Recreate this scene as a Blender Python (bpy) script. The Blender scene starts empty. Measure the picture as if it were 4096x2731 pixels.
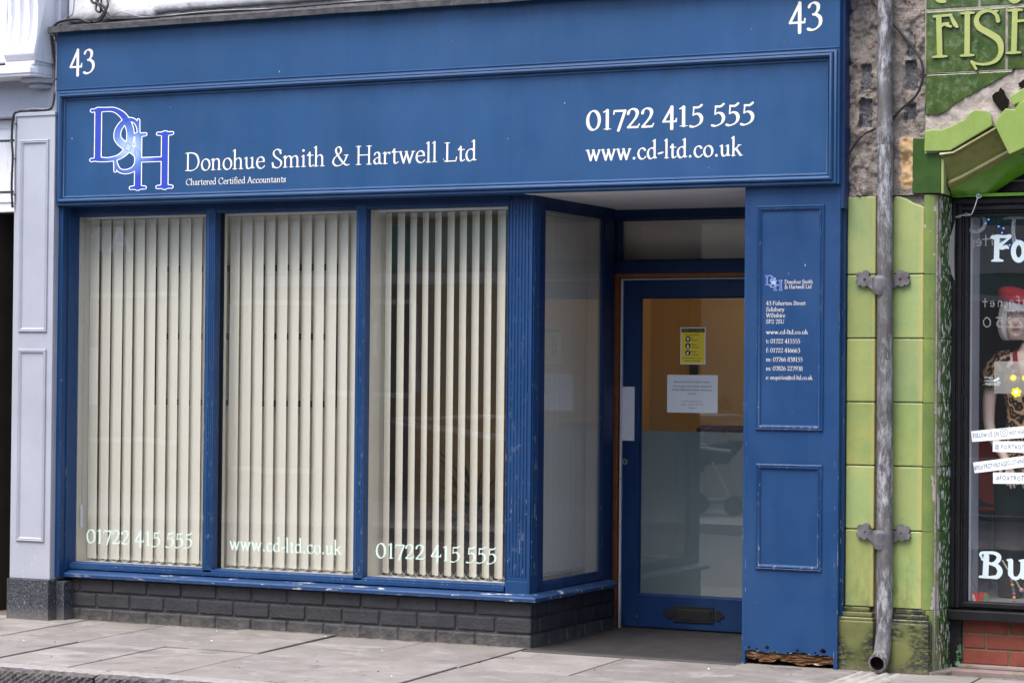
import bpy, bmesh, math, random
import numpy as np
from mathutils import Vector, Matrix, noise as mn
from mathutils.geometry import tessellate_polygon

random.seed(7)
SC = bpy.context.scene
COL = SC.collection
rad = math.radians

# ------------------------------------------------------------------ camera
cd = bpy.data.cameras.new('camera')
cd.lens = 82.518
cd.sensor_width = 36.0
cd.clip_start = 0.05
cd.clip_end = 500
cam = bpy.data.objects.new('camera', cd)
COL.objects.link(cam)
RX = (0.90046268, 0.43483640, 0.00917922)
DN = (0.00169323, 0.01759993, -0.99984368)
FW = (-0.43492998, 0.90033746, 0.01511180)
cam.matrix_world = Matrix(((RX[0], -DN[0], -FW[0], 5.12), (RX[1], -DN[1], -FW[1], -10.85), (RX[2], -DN[2], -FW[2], 1.38), (0, 0, 0, 1)))
SC.camera = cam

# ------------------------------------------------------------------ sky and sun (thin overcast)
SUN_EL, SUN_AZ = rad(60), rad(198)          # azimuth measured clockwise from +Y
world = bpy.data.worlds.new('World')
SC.world = world
world.use_nodes = True
wn = world.node_tree
sky = wn.nodes.new('ShaderNodeTexSky')
sky.sky_type = 'NISHITA'
sky.sun_disc = False
sky.sun_elevation = SUN_EL
sky.sun_rotation = SUN_AZ
sky.air_density = 1.0
sky.dust_density = 3.0
sky.ozone_density = 0.6
bg = wn.nodes['Background']
bg.inputs['Strength'].default_value = 0.15
wn.links.new(sky.outputs[0], bg.inputs[0])
sl = bpy.data.lights.new('sun', 'SUN')
sl.energy = 1.35
sl.angle = rad(38)
sl.color = (1.0, 0.975, 0.95)
sun = bpy.data.objects.new('sun', sl)
COL.objects.link(sun)
sdir = Vector((math.sin(SUN_AZ) * math.cos(SUN_EL), math.cos(SUN_AZ) * math.cos(SUN_EL), math.sin(SUN_EL)))
sun.rotation_euler = sdir.to_track_quat('Z', 'Y').to_euler()
SC.view_settings.view_transform = 'Standard'
SC.view_settings.look = 'None'
SC.view_settings.gamma = 1.0
SC.view_settings.exposure = 1.30
SC.cycles.max_bounces = 10
SC.cycles.transparent_max_bounces = 24
SC.cycles.sample_clamp_indirect = 6.0
SC.cycles.caustics_reflective = False
SC.cycles.caustics_refractive = False


# ------------------------------------------------------------------ object helpers
def tag(o, label=None, cat=None, group=None, kind=None):
    if label: o['label'] = label
    if cat: o['category'] = cat
    if group: o['group'] = group
    if kind: o['kind'] = kind
    return o


def thing(name, label, cat, loc=(0, 0, 0), group=None):
    o = bpy.data.objects.new(name, None)
    o.empty_display_size = 0.1
    o.location = loc
    COL.objects.link(o)
    return tag(o, label, cat, group)


class MB:
    """collects geometry in world metres"""
    def __init__(s):
        s.v = []; s.f = []; s.m = []; s.c = []

    def add(s, vs, fs, mi=0, col=None):
        b = len(s.v)
        s.v += [tuple(p) for p in vs]
        s.f += [tuple(i + b for i in f) for f in fs]
        s.m += [mi] * len(fs)
        s.c += [col] * len(fs)
        return s

    def box(s, x0, x1, y0, y1, z0, z1, mi=0, col=None):
        vs = [(x0, y0, z0), (x1, y0, z0), (x1, y1, z0), (x0, y1, z0), (x0, y0, z1), (x1, y0, z1), (x1, y1, z1), (x0, y1, z1)]
        return s.add(vs, [(0, 3, 2, 1), (4, 5, 6, 7), (0, 1, 5, 4), (1, 2, 6, 5), (2, 3, 7, 6), (3, 0, 4, 7)], mi, col)

    def prism(s, poly, y0, y1, mi=0):
        """(x,z) outline, counter-clockwise seen from -Y, pushed from y0 (front) to y1"""
        n = len(poly)
        vs = [(x, y0, z) for x, z in poly] + [(x, y1, z) for x, z in poly]
        tris = tessellate_polygon([[Vector((x, z, 0)) for x, z in poly]])
        fs = [tuple(t) for t in tris] + [tuple(i + n for i in reversed(t)) for t in tris]
        fs += [(i, i + n, (i + 1) % n + n, (i + 1) % n) for i in range(n)]
        return s.add(vs, fs, mi)

    def prism_z(s, poly, z0, z1, mi=0):
        """(x,y) outline pushed up from z0 to z1"""
        n = len(poly)
        vs = [(x, y, z0) for x, y in poly] + [(x, y, z1) for x, y in poly]
        tris = tessellate_polygon([[Vector((x, y, 0)) for x, y in poly]])
        fs = [tuple(reversed(t)) for t in tris] + [tuple(i + n for i in t) for t in tris]
        fs += [(i, (i + 1) % n, (i + 1) % n + n, i + n) for i in range(n)]
        return s.add(vs, fs, mi)

    def tube(s, pts, r, n=8, caps=True, mi=0):
        pts = [Vector(p) for p in pts]
        rs = r if isinstance(r, (list, tuple)) else [r] * len(pts)
        vs = []
        up = Vector((0.12, 0.31, 0.94)).normalized()
        for i, p in enumerate(pts):
            t = (pts[min(i + 1, len(pts) - 1)] - pts[max(i - 1, 0)]).normalized()
            if i == 0:
                a = up - t * up.dot(t)
                if a.length < 0.05: a = Vector((1, 0, 0)) - t * t.x
            else:
                a = a - t * a.dot(t)
            a.normalize()
            b = t.cross(a)
            for k in range(n):
                w = 2 * math.pi * k / n
                vs.append(p + (a * math.cos(w) + b * math.sin(w)) * rs[i])
        fs = []
        for i in range(len(pts) - 1):
            for k in range(n):
                fs.append((i * n + k, i * n + (k + 1) % n, (i + 1) * n + (k + 1) % n, (i + 1) * n + k))
        if caps:
            fs.append(tuple(reversed(range(n))))
            fs.append(tuple(range((len(pts) - 1) * n, len(pts) * n)))
        return s.add(vs, fs, mi)

    def moulding(s, x0, x1, z0, z1, y, prof, mi=0):
        """mitred picture-frame moulding on a wall at y facing -Y; prof = (inset, height)"""
        cs = [(x0, z0, 1, 1), (x1, z0, -1, 1), (x1, z1, -1, -1), (x0, z1, 1, -1)]
        vs = []
        for (x, z, sx, sz) in cs:
            for (d, h) in prof:
                vs.append((x + sx * d, y - h, z + sz * d))
        n = len(prof)
        fs = []
        for c in range(4):
            e = (c + 1) % 4
            for k in range(n - 1):
                fs.append((c * n + k, e * n + k, e * n + k + 1, c * n + k + 1))
        return s.add(vs, fs, mi)

    def ball(s, c, r, nu=8, nv=6, mi=0):
        rx, ry, rz = r if isinstance(r, (tuple, list)) else (r, r, r)
        vs = []
        for j in range(nv + 1):
            t = math.pi * j / nv
            for i in range(nu):
                a = 2 * math.pi * i / nu
                vs.append((c[0] + rx * math.sin(t) * math.cos(a), c[1] + ry * math.sin(t) * math.sin(a), c[2] + rz * math.cos(t)))
        fs = []
        for j in range(nv):
            for i in range(nu):
                fs.append((j * nu + i, (j + 1) * nu + i, (j + 1) * nu + (i + 1) % nu, j * nu + (i + 1) % nu))
        return s.add(vs, fs, mi)

    def glyphs(s, geo, y, mi=0, depth=0.0):
        """flat (x,z) lettering geometry laid at y; depth>0 makes raised letters with sides"""
        vs, tris, loops = geo
        s.add([(x, y, z) for x, z in vs], [t for t in tris], mi)
        if depth:
            for lp in loops:
                n = len(lp)
                s.add([(x, y, z) for x, z in lp] + [(x, y + depth, z) for x, z in lp],
                      [(i, (i + 1) % n, (i + 1) % n + n, i + n) for i in range(n)], mi)
        return s

    def build(s, name, mats, parent=None, bevel=0, smooth=None, seg=2, recalc=True, label=None, weld=True):
        me = bpy.data.meshes.new(name)
        me.from_pydata(s.v, [], s.f)
        if not isinstance(mats, (list, tuple)): mats = [mats]
        for m in mats: me.materials.append(m)
        for p, i in zip(me.polygons, s.m): p.material_index = i
        if any(c is not None for c in s.c) or any(m.get('tone') for m in mats):
            at = me.color_attributes.new('tone', 'FLOAT_COLOR', 'CORNER')
            for p, c in zip(me.polygons, s.c):
                for li in p.loop_indices:
                    at.data[li].color = (*(c or (1, 1, 1)), 1)
        if recalc:
            bm = bmesh.new(); bm.from_mesh(me)
            if weld: bmesh.ops.remove_doubles(bm, verts=bm.verts, dist=1e-5)
            bmesh.ops.recalc_face_normals(bm, faces=bm.faces)
            bm.to_mesh(me); bm.free()
        me.update()
        if smooth is not None:
            me.polygons.foreach_set('use_smooth', [True] * len(me.polygons))
            me.set_sharp_from_angle(angle=rad(smooth))
        o = bpy.data.objects.new(name, me)
        COL.objects.link(o)
        if parent:
            o.parent = parent
            off = Vector((0, 0, 0)); q = parent
            while q: off += q.location; q = q.parent
            o.location = -off if off.length else (0, 0, 0)
        if bevel:
            b = o.modifiers.new('bevel', 'BEVEL')
            b.width = bevel; b.segments = seg; b.limit_method = 'ANGLE'; b.angle_limit = rad(40)
        if label: o['label'] = label
        return o


def catmull(pts, k=8, closed=False):
    P = [np.array(p, float) for p in pts]
    n = len(P)
    out = []
    rng = range(n) if closed else range(n - 1)
    for i in rng:
        if closed:
            a, b, c, d = P[i - 1], P[i], P[(i + 1) % n], P[(i + 2) % n]
        else:
            a, b, c, d = P[max(i - 1, 0)], P[i], P[i + 1], P[min(i + 2, n - 1)]
        for j in range(k):
            t = j / k
            out.append(0.5 * ((2 * b) + (c - a) * t + (2 * a - 5 * b + 4 * c - d) * t * t + (3 * b - a - 3 * c + d) * t ** 3))
    if not closed: out.append(P[-1])
    return out


# ------------------------------------------------------------------ lettering: strokes -> signed distance -> outlines
def field(segs, step, pad, box=None):
    """segs: (x0,y0,r0,x1,y1,r1) capsules; returns grid of signed distance"""
    S = np.array(segs, float)
    if box is None:
        R = np.maximum(S[:, 2], S[:, 5]) + step * 3
        box = (min((S[:, 0] - R).min(), (S[:, 3] - R).min()), min((S[:, 1] - R).min(), (S[:, 4] - R).min()),
               max((S[:, 0] + R).max(), (S[:, 3] + R).max()), max((S[:, 1] + R).max(), (S[:, 4] + R).max()))
    nx = int((box[2] - box[0]) / step) + 3
    ny = int((box[3] - box[1]) / step) + 3
    X, Y = np.meshgrid(box[0] + np.arange(nx) * step, box[1] + np.arange(ny) * step, indexing='ij')
    D = np.full(X.shape, 1e9)
    for x0, y0, r0, x1, y1, r1 in S:
        dx, dy = x1 - x0, y1 - y0
        L = dx * dx + dy * dy
        t = np.clip(((X - x0) * dx + (Y - y0) * dy) / L, 0, 1) if L > 1e-12 else np.zeros_like(X)
        d = np.hypot(X - x0 - t * dx, Y - y0 - t * dy) - (r0 + (r1 - r0) * t)
        np.minimum(D, d, out=D)
    return D, box, step


def outline(D, box, step, level=0.0, tol=0.12):
    """marching squares -> closed loops (simplified), then triangles"""
    F = D - level
    F = np.where(np.abs(F) < 1e-9, 1e-9, F)
    ins = F < 0
    nx, ny = F.shape
    code = ins[:-1, :-1] * 1 + ins[1:, :-1] * 2 + ins[1:, 1:] * 4 + ins[:-1, 1:] * 8
    nxt = {}
    tab = {1: [(3, 0)], 2: [(0, 1)], 3: [(3, 1)], 4: [(1, 2)], 5: [(3, 2), (1, 0)], 6: [(0, 2)], 7: [(3, 2)], 8: [(2, 3)], 9: [(2, 0)],
           10: [(0, 3), (2, 1)], 11: [(2, 1)], 12: [(1, 3)], 13: [(1, 0)], 14: [(0, 3)]}

    def ek(i, j, e):
        return ((i, j, 0) if e == 0 else (i + 1, j, 1) if e == 1 else (i, j + 1, 0) if e == 2 else (i, j, 1))
    for i, j in zip(*np.nonzero((code > 0) & (code < 15))):
        for a, b in tab[int(code[i, j])]:
            nxt[ek(i, j, a)] = ek(i, j, b)

    def pt(k):
        i, j, h = k
        if h == 0:
            a, b = F[i, j], F[i + 1, j]; t = a / (a - b)
            return (box[0] + (i + t) * step, box[1] + j * step)
        a, b = F[i, j], F[i, j + 1]; t = a / (a - b)
        return (box[0] + i * step, box[1] + (j + t) * step)
    loops = []
    while nxt:
        k0 = next(iter(nxt)); k = k0; lp = []
        while k in nxt:
            lp.append(pt(k)); k = nxt.pop(k)
        if len(lp) > 5: loops.append(simplify(lp, tol * step))
    return make_geo(loops)


def simplify(lp, tol):
    P = np.array(lp)
    n = len(P)
    keep = {0, n // 2}
    Q = np.vstack([P, P[:1]])
    st = [(0, n // 2), (n // 2, n)]
    while st:
        a, b = st.pop()
        if b - a < 2: continue
        d = Q[b] - Q[a]; L = np.hypot(*d)
        w = Q[a + 1:b] - Q[a]
        e = np.abs(w[:, 0] * d[1] - w[:, 1] * d[0]) / L if L > 1e-12 else np.hypot(w[:, 0], w[:, 1])
        i = int(np.argmax(e))
        if e[i] > tol:
            keep.add(a + 1 + i); st += [(a, a + 1 + i), (a + 1 + i, b)]
    return [tuple(P[i]) for i in sorted(keep) if i < n]


def area(lp):
    return .5 * sum(lp[i - 1][0] * lp[i][1] - lp[i][0] * lp[i - 1][1] for i in range(len(lp)))


def inside(p, lp):
    c = False
    for i in range(len(lp)):
        (x0, y0), (x1, y1) = lp[i - 1], lp[i]
        if (y0 > p[1]) != (y1 > p[1]) and p[0] < (x1 - x0) * (p[1] - y0) / (y1 - y0) + x0: c = not c
    return c


def make_geo(loops):
    """every outer outline with its own holes -> triangles"""
    vs, tris = [], []
    sgn = 1 if loops and area(max(loops, key=lambda l: abs(area(l)))) > 0 else -1
    outer = [l for l in loops if area(l) * sgn > 0]
    holes = [l for l in loops if area(l) * sgn <= 0]
    for o in outer:
        hs = [h for h in holes if inside(h[0], o) and not any(q is not o and inside(h[0], q) and abs(area(q)) < abs(area(o)) for q in outer)]
        b = len(vs)
        for l in [o] + hs: vs += l
        tris += [tuple(i + b for i in t) for t in tessellate_polygon([[Vector((x, y, 0)) for x, y in l] for l in [o] + hs])]
    return vs, tris, loops


def cell_geo(D, box, step, level=0.0):
    """the same area as outline(), filled cell by cell (for shapes with many crossing holes)"""
    F = D - level
    nx, ny = F.shape
    vs, fs = [], []
    P = lambda i, j: (box[0] + i * step, box[1] + j * step)
    for j in range(ny - 1):
        run = None
        for i in range(nx):
            q = i < nx - 1 and [F[i, j], F[i + 1, j], F[i + 1, j + 1], F[i, j + 1]]
            full = bool(q) and max(q) < 0
            if full and run is None: run = i
            if not full and run is not None:
                b = len(vs); vs += [P(run, j), P(i, j), P(i, j + 1), P(run, j + 1)]; fs.append((b, b + 1, b + 2, b + 3)); run = None
            if q and not full and min(q) < 0:
                c = [P(i, j), P(i + 1, j), P(i + 1, j + 1), P(i, j + 1)]
                pg = []
                for k in range(4):
                    a, d = q[k], q[(k + 1) % 4]
                    if a < 0: pg.append(c[k])
                    if (a < 0) != (d < 0):
                        t = a / (a - d); pg.append((c[k][0] + (c[(k + 1) % 4][0] - c[k][0]) * t, c[k][1] + (c[(k + 1) % 4][1] - c[k][1]) * t))
                b = len(vs); vs += pg; fs.append(tuple(range(b, b + len(pg))))
    return vs, fs, []


def chain(path):
    """[(x,y,width)] -> capsules"""
    return [(a[0], a[1], a[2] / 2, b[0], b[1], b[2] / 2) for a, b in zip(path[:-1], path[1:])]


THICK, THIN, NIB = 0.088, 0.036, rad(22)


def pen(pts, wscale=1.0):
    P = [np.array(p[:2], float) for p in pts]
    out = []
    for i, p in enumerate(P):
        d = P[min(i + 1, len(P) - 1)] - P[max(i - 1, 0)]
        a = math.atan2(d[1], d[0]) - NIB
        out.append((p[0], p[1], wscale * math.hypot(THICK * math.sin(a), THIN * math.cos(a))))
    return chain(out)


def C_(*p): return ('c', p)
def L_(*p): return ('l', p)
def Fx(w, *p): return ('f', w, p)          # fixed width line
def Fc(w, *p): return ('fc', w, p)         # fixed width curve
def S_(x, y, w): return ('s', x, y, w)     # serif
def D_(x, y, r): return ('d', x, y, r)
def O_(x, y, rx, ry): return ('o', x, y, rx, ry)


def stem(x, y0, y1): return L_((x, y0), (x, y1))


GL = {
 'a': (.40, [C_((.07, .35), (.11, .42), (.19, .44), (.26, .39), (.27, .29)), stem(.27, .3, .06), C_((.27, .09), (.29, .03), (.36, .02)), C_((.27, .26), (.15, .23), (.06, .14), (.09, .04), (.17, .01), (.27, .09))]),
 'b': (.47, [stem(.09, .74, .04), L_((.01, .70), (.09, .745)), C_((.09, .35), (.2, .43), (.33, .38), (.385, .22), (.33, .06), (.2, .0), (.09, .05))]),
 'c': (.41, [C_((.34, .36), (.28, .42), (.2, .435), (.1, .37), (.055, .22), (.1, .07), (.2, .0), (.3, .02), (.37, .09)), D_(.33, .365, .034)]),
 'd': (.47, [C_((.34, .37), (.26, .43), (.15, .41), (.07, .31), (.055, .18), (.11, .04), (.2, .0), (.34, .09)), stem(.345, .74, .04), L_((.26, .70), (.345, .745)), L_((.345, .03), (.43, .035))]),
 'e': (.42, [Fx(.034, (.06, .235), (.355, .265)), C_((.355, .265), (.33, .37), (.23, .435), (.11, .38), (.055, .22), (.1, .07), (.21, .0), (.31, .02), (.38, .09))]),
 'f': (.28, [C_((.33, .67), (.27, .735), (.18, .70), (.135, .58)), stem(.13, .6, .02), S_(.14, .012, .2), Fx(.036, (.02, .425), (.28, .425)), D_(.315, .68, .034)]),
 'g': (.43, [O_(.2, .29, .125, .14), Fx(.04, (.28, .39), (.4, .42)), C_((.12, .17), (.08, .1), (.14, .06), (.3, .04), (.38, -.04), (.3, -.17), (.15, -.19), (.05, -.12), (.1, -.02), (.16, .05))]),
 'h': (.49, [stem(.09, .74, .02), L_((.01, .70), (.09, .745)), S_(.09, .012, .19), C_((.09, .31), (.17, .4), (.27, .425), (.34, .36), (.35, .25)), stem(.35, .26, .02), S_(.355, .012, .18)]),
 'i': (.24, [stem(.11, .42, .02), L_((.03, .385), (.11, .425)), S_(.115, .012, .19), D_(.105, .615, .052)]),
 'k': (.48, [stem(.09, .74, .02), L_((.01, .70), (.09, .745)), S_(.09, .012, .18), L_((.1, .19), (.33, .42)), S_(.34, .425, .15), L_((.2, .28), (.38, .03)), S_(.4, .012, .15)]),
 'l': (.24, [stem(.11, .74, .02), L_((.03, .70), (.11, .745)), S_(.115, .012, .19)]),
 'm': (.75, [stem(.09, .42, .02), L_((.01, .385), (.09, .425)), S_(.095, .012, .18), C_((.09, .31), (.17, .4), (.26, .425), (.33, .37), (.345, .25)), stem(.345, .26, .02), S_(.35, .012, .17), C_((.345, .31), (.43, .4), (.52, .425), (.59, .37), (.605, .25)), stem(.605, .26, .02), S_(.615, .012, .18)]),
 'n': (.49, [stem(.09, .42, .02), L_((.01, .385), (.09, .425)), S_(.095, .012, .18), C_((.09, .31), (.17, .4), (.27, .425), (.34, .36), (.35, .25)), stem(.35, .26, .02), S_(.36, .012, .18)]),
 'o': (.45, [O_(.22, .217, .17, .217)]),
 'p': (.47, [stem(.09, .42, -.2), L_((.01, .385), (.09, .425)), S_(.095, -.21, .19), C_((.09, .35), (.2, .43), (.33, .38), (.385, .22), (.33, .06), (.2, .0), (.09, .05))]),
 'q': (.47, [C_((.34, .37), (.26, .43), (.15, .41), (.07, .31), (.055, .18), (.11, .04), (.2, .0), (.34, .09)), stem(.345, .43, -.2), S_(.345, -.21, .19)]),
 'r': (.34, [stem(.09, .42, .02), L_((.01, .385), (.09, .425)), S_(.1, .012, .2), C_((.09, .29), (.15, .39), (.25, .425)), D_(.275, .395, .042)]),
 's': (.34, [C_((.27, .35), (.22, .42), (.14, .43), (.08, .36), (.12, .27), (.2, .21), (.27, .12), (.23, .02), (.14, .0), (.08, .02), (.045, .1))]),
 't': (.30, [L_((.13, .53), (.13, .09)), C_((.13, .1), (.15, .025), (.21, .01), (.29, .06)), Fx(.036, (.03, .425), (.27, .425)), L_((.04, .42), (.13, .53))]),
 'u': (.49, [stem(.1, .42, .15), C_((.1, .16), (.13, .04), (.21, .005), (.29, .05), (.345, .13)), stem(.35, .42, .04), L_((.02, .4), (.1, .42)), L_((.27, .4), (.35, .42)), L_((.35, .03), (.43, .035))]),
 'w': (.66, [L_((.07, .42), (.2, .02)), L_((.2, .02), (.33, .42)), L_((.31, .42), (.44, .02)), L_((.44, .02), (.58, .42)), S_(.06, .425, .17), S_(.31, .425, .12), S_(.585, .425, .14)]),
 'y': (.44, [L_((.07, .42), (.22, .03)), L_((.38, .42), (.22, .03), (.13, -.16)), D_(.09, -.17, .045), S_(.07, .425, .17), S_(.38, .425, .14)]),
 'A': (.62, [L_((.07, .02), (.29, .69)), L_((.29, .7), (.53, .02)), Fx(.04, (.15, .24), (.44, .24)), S_(.07, .012, .17), S_(.54, .012, .19)]),
 'C': (.63, [C_((.56, .53), (.49, .65), (.35, .7), (.17, .62), (.07, .37), (.13, .12), (.32, .0), (.48, .03), (.58, .14)), Fx(.036, (.57, .69), (.565, .52))]),
 'D': (.69, [stem(.13, .68, .02), S_(.1, .685, .17), S_(.1, .015, .17), C_((.1, .685), (.3, .69), (.5, .61), (.6, .37), (.53, .13), (.33, .015), (.1, .015))]),
 'F': (.52, [stem(.13, .68, .02), S_(.13, .012, .2), Fx(.042, (.04, .685), (.46, .685)), Fx(.042, (.46, .69), (.47, .57)), Fx(.042, (.13, .37), (.37, .37)), Fx(.036, (.375, .43), (.375, .31))]),
 'H': (.71, [stem(.13, .68, .02), stem(.56, .68, .02), S_(.13, .012, .21), S_(.13, .688, .21), S_(.56, .012, .21), S_(.56, .688, .21), Fx(.04, (.13, .36), (.56, .36))]),
 'L': (.53, [stem(.13, .68, .02), S_(.13, .688, .21), Fx(.042, (.04, .018), (.47, .018)), Fx(.04, (.47, .02), (.5, .16))]),
 'P': (.50, [stem(.13, .68, .02), S_(.13, .012, .21), C_((.05, .685), (.28, .69), (.41, .63), (.44, .51), (.39, .38), (.27, .32), (.14, .34))]),
 'S': (.50, [C_((.40, .55), (.36, .65), (.25, .70), (.13, .64), (.10, .53), (.17, .42), (.3, .33), (.42, .23), (.41, .1), (.32, .01), (.21, .0), (.1, .05), (.06, .18)), Fx(.034, (.41, .68), (.405, .53)), Fx(.034, (.055, .02), (.06, .19))]),
 'U': (.69, [stem(.14, .68, .22), C_((.14, .23), (.18, .06), (.33, .0), (.48, .06), (.54, .24)), Fx(.042, (.54, .23), (.54, .68)), S_(.13, .688, .2), S_(.54, .688, .19)]),
 'W': (.90, [L_((.09, .68), (.27, .02)), L_((.27, .02), (.45, .66)), L_((.43, .68), (.62, .02)), L_((.62, .02), (.81, .68)), S_(.09, .688, .19), S_(.43, .688, .14), S_(.81, .688, .17)]),
 '&': (.74, [C_((.63, .36), (.53, .14), (.36, .01), (.18, .0), (.07, .12), (.12, .28), (.27, .4), (.385, .52), (.37, .65), (.28, .70), (.19, .63), (.2, .5), (.33, .29), (.48, .1), (.62, .01), (.73, .03)), S_(.61, .385, .18)]),
 '0': (.50, [O_(.24, .34, .195, .34)]),
 '1': (.38, [stem(.2, .68, .02), L_((.08, .62), (.2, .685)), S_(.205, .012, .24)]),
 '2': (.47, [C_((.06, .52), (.1, .63), (.2, .69), (.32, .645), (.36, .53), (.31, .37), (.18, .19), (.06, .045)), Fx(.066, (.06, .04), (.37, .04)), Fx(.04, (.37, .035), (.43, .14))]),
 '3': (.46, [C_((.08, .58), (.13, .66), (.23, .69), (.33, .63), (.335, .51), (.27, .41), (.2, .375)), C_((.2, .38), (.31, .36), (.4, .27), (.395, .12), (.3, .01), (.17, -.03), (.06, -.0))]),
 '4': (.49, [L_((.31, .70), (.04, .19)), Fx(.052, (.04, .185), (.45, .185)), L_((.31, .70), (.31, -.07)), Fx(.04, (.44, .19), (.46, .28))]),
 '5': (.46, [Fx(.04, (.15, .65), (.13, .37)), Fc(.058, (.15, .645), (.3, .64), (.4, .72)), C_((.13, .375), (.23, .42), (.34, .38), (.4, .25), (.36, .09), (.25, .0), (.13, -.035), (.04, -.01))]),
 '6': (.47, [C_((.38, .69), (.21, .6), (.09, .42), (.065, .22), (.11, .06), (.22, .0), (.35, .05), (.4, .2), (.35, .35), (.24, .41), (.13, .36), (.08, .26))]),
 '7': (.45, [Fx(.066, (.06, .64), (.4, .64)), Fx(.04, (.055, .66), (.035, .53)), L_((.41, .64), (.19, -.06))]),
 '8': (.47, [O_(.235, .52, .14, .165), O_(.235, .18, .17, .185)]),
 '9': (.47, [C_((.1, .0), (.27, .09), (.39, .27), (.415, .47), (.37, .63), (.26, .69), (.13, .64), (.08, .49), (.13, .34), (.24, .28), (.35, .33), (.4, .43))]),
 '.': (.24, [D_(.11, .04, .056)]), ':': (.24, [D_(.11, .05, .052), D_(.11, .36, .052)]),
 '-': (.27, [Fx(.066, (.04, .19), (.22, .235))]),
 '@': (.78, [O_(.38, .27, .32, .36), O_(.37, .27, .13, .15), stem(.52, .42, .16), C_((.52, .17), (.58, .1), (.68, .2))]),
}
_cache = {}


def glyph(ch, wt=1.0):
    if (ch, wt) in _cache: return _cache[ch, wt]
    adv, ops = GL[ch]
    segs = []
    for op in ops:
        k = op[0]
        if k == 'c': segs += pen(catmull(op[1], 7), wt)
        elif k == 'l': segs += pen(op[1], wt)
        elif k == 'f': segs += chain([(x, y, op[1] * (.5 + .5 * wt)) for x, y in op[2]])
        elif k == 'fc': segs += chain([(x, y, op[1] * wt) for x, y in catmull(op[2], 7)])
        elif k == 's':
            _, x, y, w = op
            segs += chain([(x - w / 2, y, .022), (x, y, .040), (x + w / 2, y, .022)])
        elif k == 'd': segs.append((op[1], op[2], op[3], op[1] + 1e-4, op[2], op[3]))
        elif k == 'o':
            _, x, y, rx, ry = op
            q = [(x + rx * math.cos(2 * math.pi * i / 40), y + ry * math.sin(2 * math.pi * i / 40)) for i in range(41)]
            q.append(q[1])
            segs += pen(q, wt)
    g = outline(*field(segs, 1 / 100, 0.08))
    _cache[ch, wt] = (adv, g)
    return _cache[ch, wt]


def text_geo(txt, x0, x1, z, cap, wt=1.0, space=.24):
    """serif line fitted between x0 and x1 with baseline z and capital height cap"""
    h = cap / .70
    adv = [space if c == ' ' else glyph(c, wt)[0] for c in txt]
    tot = sum(adv) - .05
    sx = (x1 - x0) / tot
    vs, tris, loops = [], [], []
    x = -.02
    for c, a in zip(txt, adv):
        if c != ' ':
            gv, gt, gl = glyph(c, wt)[1]
            b = len(vs)
            vs += [(x0 + (x + p) * sx, z + q * h) for p, q in gv]
            tris += [tuple(i + b for i in t) for t in gt]
            loops += [[(x0 + (x + p) * sx, z + q * h) for p, q in lp] for lp in gl]
        x += a
    return vs, tris, loops


def sans_geo(txt, x, z, size, align='LEFT', sx=1.0, mirror=False, shear=0.0, rot=0.0, width=None):
    """plain sans line from Blender's own built-in letter shapes"""
    cu = bpy.data.curves.new('t', 'FONT')
    cu.body = txt; cu.size = 1.0; cu.resolution_u = 3; cu.shear = shear
    o = bpy.data.objects.new('t', cu)
    COL.objects.link(o)
    dg = bpy.context.evaluated_depsgraph_get()
    me = bpy.data.meshes.new_from_object(o.evaluated_get(dg))
    vs = [(v.co.x, v.co.y) for v in me.vertices]
    fs = [tuple(p.vertices) for p in me.polygons]
    bpy.data.objects.remove(o); bpy.data.curves.remove(cu); bpy.data.meshes.remove(me)
    if not vs: return [], [], []
    a0, a1 = min(v[0] for v in vs), max(v[0] for v in vs)
    s = size / 0.70                                   # size = capital height
    k = (width / (a1 - a0)) if width else s * sx
    w = (a1 - a0) * k
    ox = {'LEFT': 0, 'CENTER': -w / 2, 'RIGHT': -w}[align]
    out = []
    for px, py in vs:
        u = (px - a0) * k + ox; v = py * s
        if mirror: u = -u
        out.append((x + u * math.cos(rot) - v * math.sin(rot), z + u * math.sin(rot) + v * math.cos(rot)))
    return out, fs, []


def hand_geo(txt, x, z, size, width, rot=0.0, seed=1):
    """felt-pen capitals: every letter placed with its own slight tilt and size"""
    r = random.Random(seed)
    plain_ = sans_geo(txt, 0, 0, size)[0]
    k = width / (max(v[0] for v in plain_) - min(v[0] for v in plain_))
    cx = 0.0
    vs, fs = [], []
    for ch in txt:
        if ch == ' ':
            cx += size * .5; continue
        s = size * r.uniform(.9, 1.12)
        gv, gf, _ = sans_geo(ch, 0, 0, s, rot=r.uniform(-.09, .09), shear=r.uniform(-.05, .12))
        w = max(v[0] for v in gv) - min(v[0] for v in gv)
        m0 = min(v[0] for v in gv)
        b = len(vs); dz = r.uniform(-.06, .06) * size
        for px, py in gv:
            u = (cx + px - m0) * k; v = py + dz
            vs.append((x + u * math.cos(rot) - v * math.sin(rot), z + u * math.sin(rot) + v * math.cos(rot)))
        fs += [tuple(i + b for i in q) for q in gf]
        cx += w + size * .20
    u1 = max(v[0] for v in vs) - x
    vs = [(x + (p - x) * width * math.cos(rot) / u1, q) for p, q in vs]
    return vs, fs, []


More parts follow.
